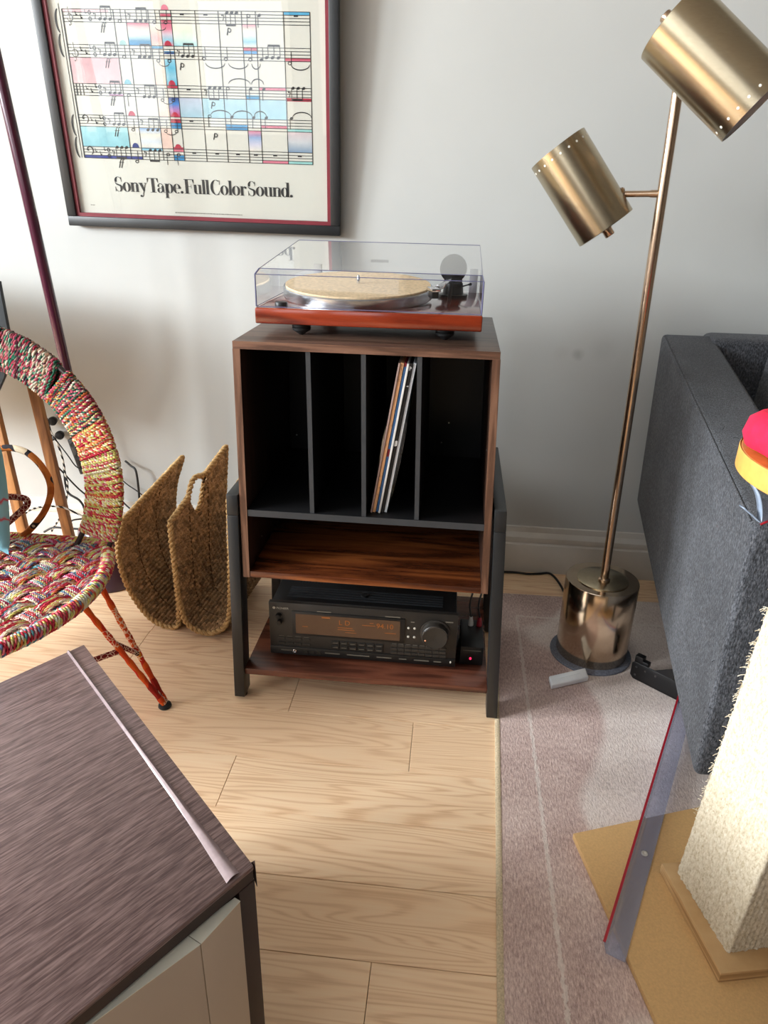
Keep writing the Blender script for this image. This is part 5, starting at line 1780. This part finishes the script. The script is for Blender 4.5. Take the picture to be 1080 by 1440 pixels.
# ------------------------------------------------------------------ wooden easel legs and slate board
esl = thing('wooden_easel', 'honey coloured wooden easel legs with slate board behind the rag chair', 'easel', (-0.75, 0.6, 0))
for (uv0, uv1, y0_, y1_) in (((32, 482), (97, 752), 0.585, 0.56), ((-12, 560), (44, 792), 0.50, 0.46)):
    a = V(*on_y(*uv0, y0_))
    b = V(*on_y(*uv1, y1_))
    d = (b - a) / np.linalg.norm(b - a)
    b = b + d * (0.004 - b[2]) / d[2] if d[2] < -0.1 else b
    sx = V(1, 0, 0) - d * d[0]
    sx /= np.linalg.norm(sx)
    sy = np.cross(d, sx)
    c_ = (a + b) / 2
    MB().obox(c_, sx * 0.0135, sy * 0.010, d * np.linalg.norm(b - a) / 2).build('leg', M_PINE, esl, 0.0015)
bp_ = [(-1.45, 0.50)] + [on_y(u_, v_, 0.43)[::2] for u_, v_ in ((-14, 575), (6, 530), (13, 476), (-2, 396))] + [(-1.45, 0.90)]  # unseen stretch to the left added to shade the wall
MB().prism([(x, 0.43, z) for x, z in bp_], (0, 0.012, 0)).build('board', M_SLATE, esl, 0.001)
MB().box(-1.45, -1.42, 0.445, 0.47, 0.0, 0.95).build('leg', M_PINE, esl, 0.0015)

# ------------------------------------------------------------------ cables, power strip and plugs
def cable(name, label, pts, r_, m, n_=8, group=None, y=0.64):
    P = [V(*on_y(u_, v_, yy)) for (u_, v_, yy) in pts]
    for q in P:
        q[2] = max(q[2], r_ + 0.0005)
    o = MB().tube(smooth_path(P, n_), r_, 8).build(name, m, loc=tuple(np.mean(P, 0)))
    tag(o, label, 'cable', group)
    return o


cable('power_cable', 'thin black cable looping down behind the chair ring', [(66, 588, .66), (72, 612, .65), (70, 635, .65), (78, 652, .64), (92, 668, .64), (108, 685, .64), (122, 697, .64)], 0.0026, M_BLACKCORD)
cable('power_cable', 'thick black cable sagging to the floor inside the chair ring', [(90, 655, .66), (92, 680, .65), (97, 694, .64), (112, 704, .63), (119, 718, .62), (120, 745, .60), (118, 772, .58)], 0.0036, M_BLACKCORD)
cable('power_cable', 'black cable lying along the baseboard behind the seat', [(62, 748, .60), (75, 742, .60), (95, 743, .60), (118, 744, .60), (140, 742, .60)], 0.0034, M_BLACKCORD)
cable('power_cable', 'short arched black cable above the baseboard cable', [(92, 745, .59), (100, 733, .59), (112, 730, .59), (124, 730, .59), (136, 736, .59)], 0.0026, M_BLACKCORD)
cable('power_cable', 'thin black cable running beside the chair ring to its plug', [(78, 618, .67), (95, 640, .66), (106, 655, .66), (116, 660, .66), (126, 660, .66)], 0.0018, M_BLACKCORD)
cable('power_cable', 'black cord with stiff end on the wall above the left basket', [(176, 648, .695), (184, 655, .69), (190, 660, .68), (193, 672, .675), (195, 690, .67), (197, 715, .66), (200, 735, .65)], 0.0034, M_BLACKCORD)
cable('power_cable', 'thin black cord crossing low behind the left basket', [(168, 672, .70), (180, 682, .695), (192, 690, .69), (205, 700, .69)], 0.0018, M_BLACKCORD)
cable('power_cable', 'black cord dropping from the chair ring to the left basket', [(168, 700, .69), (175, 708, .69), (184, 716, .68), (195, 722, .68)], 0.0026, M_BLACKCORD)
cable('cloth_cable', 'black and white twisted cloth cable hanging beside the wooden leg', [(62, 580, .64), (70, 604, .64), (80, 622, .63), (88, 645, .63), (92, 668, .63), (95, 682, .62), (93, 705, .61), (88, 722, .60), (78, 738, .60), (72, 748, .60)], 0.0028, M_STRIPE)
cable('cloth_cable', 'black and white twisted cloth cable looping over the floor', [(28, 742, .52), (31, 730, .52), (38, 720, .52), (52, 714, .53), (72, 712, .54), (90, 714, .55), (108, 722, .56), (126, 730, .57)], 0.0028, M_STRIPE)
for k, (u_, v_, yy, lab) in enumerate(((84, 612, 0.69, 'black wall plug in the wall low behind the chair ring'), (74, 592, 0.69, 'black wall plug above another plug behind the chair ring'))):
    c_ = V(*on_y(u_, v_, yy))
    wp = thing('wall_plug', lab, 'plug', tuple(c_))
    MB().lathe([(0.0, -0.012), (0.012, -0.010), (0.013, 0.006), (0.009, 0.012), (0.0, 0.013)], c_, (0.35, -1, 0.1), 20).build('plug_body', M_RUBBER, wp)
    MB().cyl(c_ + V(-0.012, -0.01, -0.006), c_ + V(-0.022, -0.014, -0.014), 0.006, 0.003, 12).build('cord_grip', M_BLACKPLASTIC, wp)
c_ = V(*on_y(113, 640, 0.685))
ps_ = thing('power_strip', 'black power strip upright on the wall behind the chair ring', 'power strip', tuple(c_))
MB().obox(c_, (0.014, 0, 0.003), (0, 0.016, 0), (-0.012, 0, 0.055)).build('housing', M_BLACKPLASTIC, ps_, 0.003)
for k in (-1, 0, 1):
    MB().lathe([(0.0085, 0), (0.0085, 0.0008), (0.007, 0.0003), (0, 0.0003)], c_ + V(-0.0085 * k * 0 + -0.009 * k, -0.016, 0.036 * k), (0, -1, 0), 16).build('socket', M_RUBBER, ps_)

# ------------------------------------------------------------------ rag rope chair
chair = thing('rag_rope_chair', 'round backed chair woven from multicoloured rag rope with orange wrapped legs', 'chair', (-0.645, -0.05, 0))
def dull(pal, k=0.84, g_=0.04):
    out = []
    for c_ in pal:
        m_ = sum(c_[:3]) / 3
        out.append(tuple((q * (1 - g_) + m_ * g_) * k for q in c_[:3]) + (1.0,))
    return out


RC = V(-0.63, 0.115, 0.450)
R_IN, R_OUT = 0.252, 0.330
SC, SR, SZ = V(-0.645, -0.088, 0.300), 0.352, 0.300
SYB = 0.122          # the seat stops at the ring
PAL_MIX = [S(196, 70, 92), S(190, 34, 56), S(226, 150, 62), S(222, 206, 120), S(232, 222, 196), S(64, 140, 108), S(28, 84, 72), S(214, 96, 120), S(120, 40, 70), S(228, 120, 60)]
PAL_TOP = [S(206, 84, 110), S(40, 116, 90), S(24, 66, 62), S(186, 40, 66), S(226, 180, 150), S(60, 150, 116), S(226, 214, 190), S(96, 34, 60), S(206, 116, 126), S(150, 180, 150)]
PAL_WARM = [S(206, 52, 72), S(228, 216, 120), S(226, 120, 66), S(240, 230, 196), S(196, 34, 60), S(206, 200, 104), S(226, 112, 128), S(236, 226, 160)]
PAL_LIGHT = [S(236, 224, 196), S(228, 206, 140), S(206, 52, 72), S(226, 110, 110), S(236, 230, 214), S(90, 150, 160), S(196, 60, 110), S(214, 150, 180), S(110, 120, 160), S(220, 220, 206), S(200, 44, 66), S(232, 190, 190)]
PAL_MIX, PAL_TOP, PAL_WARM, PAL_LIGHT = dull(PAL_MIX, 0.72), dull(PAL_TOP, 0.62), dull(PAL_WARM, 0.86), dull(PAL_LIGHT, 0.92)
M_ROD = plain('dark_rod', S(40, 26, 22), 0.5)


def ringp(r_, th):
    c, s = math.cos(th), math.sin(th)
    return RC + V(r_ * c, 0.05 * (r_ * s) / 0.33, r_ * s)


for r_ in (R_IN + 0.006, R_OUT - 0.006):
    MB().tube([ringp(r_, 2 * PI * k / 96) for k in range(96)], 0.006, 10, closed=True).build('ring_rod', M_ROD, chair)
wraps = MB()
th = -0.40
while th < PI + 0.40:
    gapw = 0.80 < th < 0.832
    step = random.uniform(0.0105, 0.0145)
    thick = random.uniform(0.0023, 0.0034) * (1.25 if th > 0.85 else 1.0)
    pal = PAL_TOP if th > 0.80 else (PAL_WARM if th < 0.45 else PAL_MIX)
    ca_, cb_ = random.choice(pal), random.choice(pal)
    cb_ = ca_ if random.random() < 0.35 else cb_
    slant = random.uniform(-0.015, 0.02) + (0.05 if th > 0.8 else 0.015)
    dy = random.uniform(-0.001, 0.002)
    n_ = 30
    pts, rr, cols = [], [], []
    mid, half = (R_IN + R_OUT) / 2, (R_OUT - R_IN) / 2 + 0.0015
    jit = rng.standard_normal(n_) * 0.0007
    for k in range(n_):
        a = 2 * PI * k / n_
        # flattened loop: long in radius, thin in depth
        cr_, sr_ = math.cos(a), math.sin(a)
        rad = mid + half * math.copysign(abs(cr_) ** 0.75, cr_)
        dep = 0.0095 * math.copysign(abs(sr_) ** 0.7, sr_)
        p_ = ringp(rad, th + slant * cr_ * 0.9 + (step * 0.5) * (a / (2 * PI)))
        p_ = p_ + V(0, dep + dy, 0)
        p_ = p_ + ringp(1, th) * 0 + V(0, -abs(jit[k]) * (1 if sr_ < 0 else -1), 0)
        pts.append(p_)
        rr.append(thick * (1 + 0.28 * math.sin(k * 1.9 + th * 40)))
        cols.append(random.choice((ca_, ca_, cb_, random.choice(pal))) if k % 2 else cols[-1] if cols else ca_)
    if not gapw:
        wraps.rope(pts, thick * 1.12, [[ca_ if random.random() < .7 else random.choice(pal) for _ in range(14)], [cb_ if random.random() < .7 else random.choice(pal) for _ in range(14)]], True, 0.0125 if th < 0.8 else 0.019)
    th += step * 0.62
wraps.build('rope_wrapping', M_ROPE, chair, kind='stuff', sharp=80, label='colourful rag rope wound round the ring back')

# seat: rim and basket weave
MB().tube([SC + V(SR * math.cos(2 * PI * k / 96), min(SYB - SC[1], SR * math.sin(2 * PI * k / 96)), 0) for k in range(96)], 0.0085, 10, closed=True).build('seat_rod', M_ROD, chair)
rimw = MB()
a = -PI * .95
while a < PI * .95:
    n_ = 12
    ca_, cb_ = random.choice(PAL_LIGHT if a < 0.25 else PAL_WARM), random.choice(PAL_WARM)
    base_ = SC + V(SR * math.cos(a), min(SYB - SC[1], SR * math.sin(a)), 0)
    rad = V(math.cos(a), math.sin(a), 0)
    tan = V(-math.sin(a), math.cos(a), 0)
    pts = []
    for k in range(n_):
        t_ = 2 * PI * k / n_
        pts.append(base_ + (rad * math.cos(t_) + V(0, 0, 1) * math.sin(t_)) * 0.0125 + tan * 0.006 * math.cos(t_))
    rimw.rope(pts, random.uniform(0.0032, 0.0042), [[ca_] * 6, [cb_] * 6], True, 0.013)
    a += 0.0175
rimw.build('rim_wrapping', M_ROPE, chair, kind='stuff', sharp=80, label='colourful rope wound round the seat rim')
weave = MB()
d1 = V(0.34, 0.94, 0)
d2 = V(0.94, -0.34, 0)
pit1, pit2 = 0.044, 0.050
for fam, (da, db, pit, pitx, ns_, wd) in enumerate(((d1, d2, pit1, pit2, 8, 0.036), (d2, d1, pit2, pit1, 7, 0.031))):
    nb = int(SR * 2 / pit) + 1
    for bnd in range(-nb // 2, nb // 2 + 1):
        for k in range(ns_):
            o = bnd * pit + (k - (ns_ - 1) / 2) * wd / ns_
            if abs(o) > SR - 0.006:
                continue
            hl = math.sqrt(SR * SR - o * o) - 0.004
            t0_, t1_ = -hl, hl
            if abs(da[1]) > 1e-6:           # stop at the straight back edge
                tl = (SYB - 0.004 - SC[1] - db[1] * o) / da[1]
                if da[1] > 0:
                    t1_ = min(t1_, tl)
                else:
                    t0_ = max(t0_, tl)
            if t1_ - t0_ < 0.02:
                continue
            n_ = max(8, int((t1_ - t0_) / 0.0065))
            ts = np.linspace(t0_, t1_, n_)
            pts, cols = [], []
            pal = PAL_LIGHT if fam else PAL_LIGHT + PAL_WARM
            c1_, c2_, c3_ = random.choice(pal), random.choice(pal), random.choice(pal)
            run = 0
            for j, t_ in enumerate(ts):
                w_ = math.cos(PI * (t_ / pitx + bnd))
                zz = 0.0052 * math.copysign(min(1.0, abs(w_) * 1.6), w_) * (1 if fam == 0 else -1)
                if fam == 1:
                    zz *= 1.0
                edge = max(0.0, min(1.0, (t1_ - t_) / 0.03, (t_ - t0_) / 0.03))
                p_ = SC + db * o + da * t_ + V(0, 0, 0.006 + zz * edge + random.uniform(-.0008, .0008))
                pts.append(p_)
                if random.random() < 0.22:
                    c1_, c2_, c3_ = c2_, c3_, random.choice(pal)
                cols.append(random.choice((c1_, c1_, c2_, c3_)) if fam == 0 else (c1_ if j % 2 else c2_))
            weave.rope(pts, random.uniform(0.0021, 0.0028), [cols, cols[1:] + [random.choice(pal)]], False, 0.011 if fam else 0.018, 4)
weave.build('seat_weave', M_ROPE, chair, kind='stuff', sharp=80, label='woven rag rope seat')


# hairpin legs
def hairpin(ang, rad_out, foot=None, label=None):
    c, s = math.cos(ang), math.sin(ang)
    ft = V(SC[0] + rad_out * c, SC[1] + rad_out * s, 0.0) if foot is None else V(*foot)
    up = V(0, 0, 0.012)
    tops = []
    lg = None
    for k, dlt in enumerate((-0.13, 0.11)):
        tp_ = SC + V((SR - 0.006) * math.cos(ang + dlt), (SR - 0.006) * math.sin(ang + dlt), -0.008)
        tops.append(tp_)
        side = (tp_ - ft) / np.linalg.norm(tp_ - ft)
        b0 = ft + up + V(-s, c, 0) * (0.004 if k else -0.004)
        m = MB()
        path = [b0 + (tp_ - b0) * q for q in np.linspace(0, 1, 24)]
        m.tube(path, [0.0062 + 0.0009 * math.sin(i * 2.1) for i in range(24)], 10)
        if lg is None:
            lg = m.build('leg', M_WRAP, chair)
        else:
            m.build('leg_rod', M_WRAP, lg)
    mid = [ft + up + (tops[k] - ft - up) * 0.55 for k in (0, 1)]
    br_ = ft + up + (tops[0] - ft - up) * 0.62
    MB().tube([br_, ft + up + (tops[1] - ft - up) * 0.42], 0.0055, 8).build('leg_brace', M_WRAP2, lg)
    MB().lathe([(0.0, 0), (0.0125, 0), (0.0145, 0.003), (0.0135, 0.008), (0.008, 0.011), (0.006, 0.016), (0, 0.017)], ft, n=24).build('foot_disc', M_RUBBER, lg)
    MB().tube([ft + V(0, 0, 0.012), ft + V(-c * 0.02, -s * 0.02, 0.045)], [0.0085, 0.007], 8).build('foot_sleeve', M_WRAP2, lg)
    return mid


F0 = on_z(232, 992, 0.004)
m0 = hairpin(0.06, 0.47, (F0[0], F0[1], 0.0))
m1 = hairpin(-PI / 2 - 0.05, 0.44)
m2 = hairpin(PI - 0.1, 0.44)
m3 = hairpin(PI / 2 + 0.35, 0.40)
# stretchers between neighbouring legs
MB().tube([m0[0], m1[1]], 0.006, 10).build('stretcher', M_WRAP2, chair)
MB().tube([m1[0], m2[1]], 0.006, 10).build('stretcher', M_WRAP2, chair)
# bent loops inside the back ring
yl = RC[1] + 0.005
cpts = [on_y(u_, v_, yl) for u_, v_ in ((-45, 690), (-30, 650), (0, 631), (30, 633), (52, 648), (68, 672), (71, 695), (62, 720), (45, 742), (28, 757))]
MB().tube(smooth_path(cpts, 8), 0.0072, 10).build('back_loop', M_WRAP3, chair)
dpts = [on_y(u_, v_, yl - 0.02) for u_, v_ in ((-30, 712), (0, 700), (22, 699), (36, 702), (38, 710), (26, 722), (10, 736), (-6, 750))]
MB().tube(smooth_path(dpts, 8), 0.0072, 10).build('back_loop', M_WRAP2, chair)

# blue cushion at the left edge
pc_ = V(*on_y(-38, 712, 0.02))
pil = thing('blue_cushion', 'pale blue printed cushion propped on the rag chair seat', 'cushion', tuple(pc_))
n_ = 24
vs, fq = [], []
au, av_ = V(0.60, -0.25, 0.10), V(-0.05, 0.25, 0.95)
au /= np.linalg.norm(au)
av_ /= np.linalg.norm(av_)
an = np.cross(au, av_)
for sgn in (1, -1):
    n0 = len(vs)
    for i in range(n_ + 1):
        for j in range(n_ + 1):
            a, b = -1 + 2 * i / n_, -1 + 2 * j / n_
            th_ = 0.045 * ((1 - a * a) * (1 - b * b)) ** 0.45
            pin = 1 - 0.10 * (1 - abs(a) ** 2) * abs(b) - 0.0
            pin2 = 1 - 0.10 * (1 - abs(b) ** 2) * abs(a)
            vs.append(pc_ + au * 0.115 * a * pin2 + av_ * 0.115 * b * pin + an * sgn * th_)
    for i in range(n_):
        for j in range(n_):
            q = n0 + i * (n_ + 1) + j
            fq.append((q, q + 1, q + n_ + 2, q + n_ + 1))
zmin = min(v_[2] for v_ in vs)
vs = [v_ + V(0, 0, SZ + 0.021 - zmin) for v_ in vs]
MB().add(vs, fq).build('cover', M_PILLOW, pil, merge=True, sharp=80)
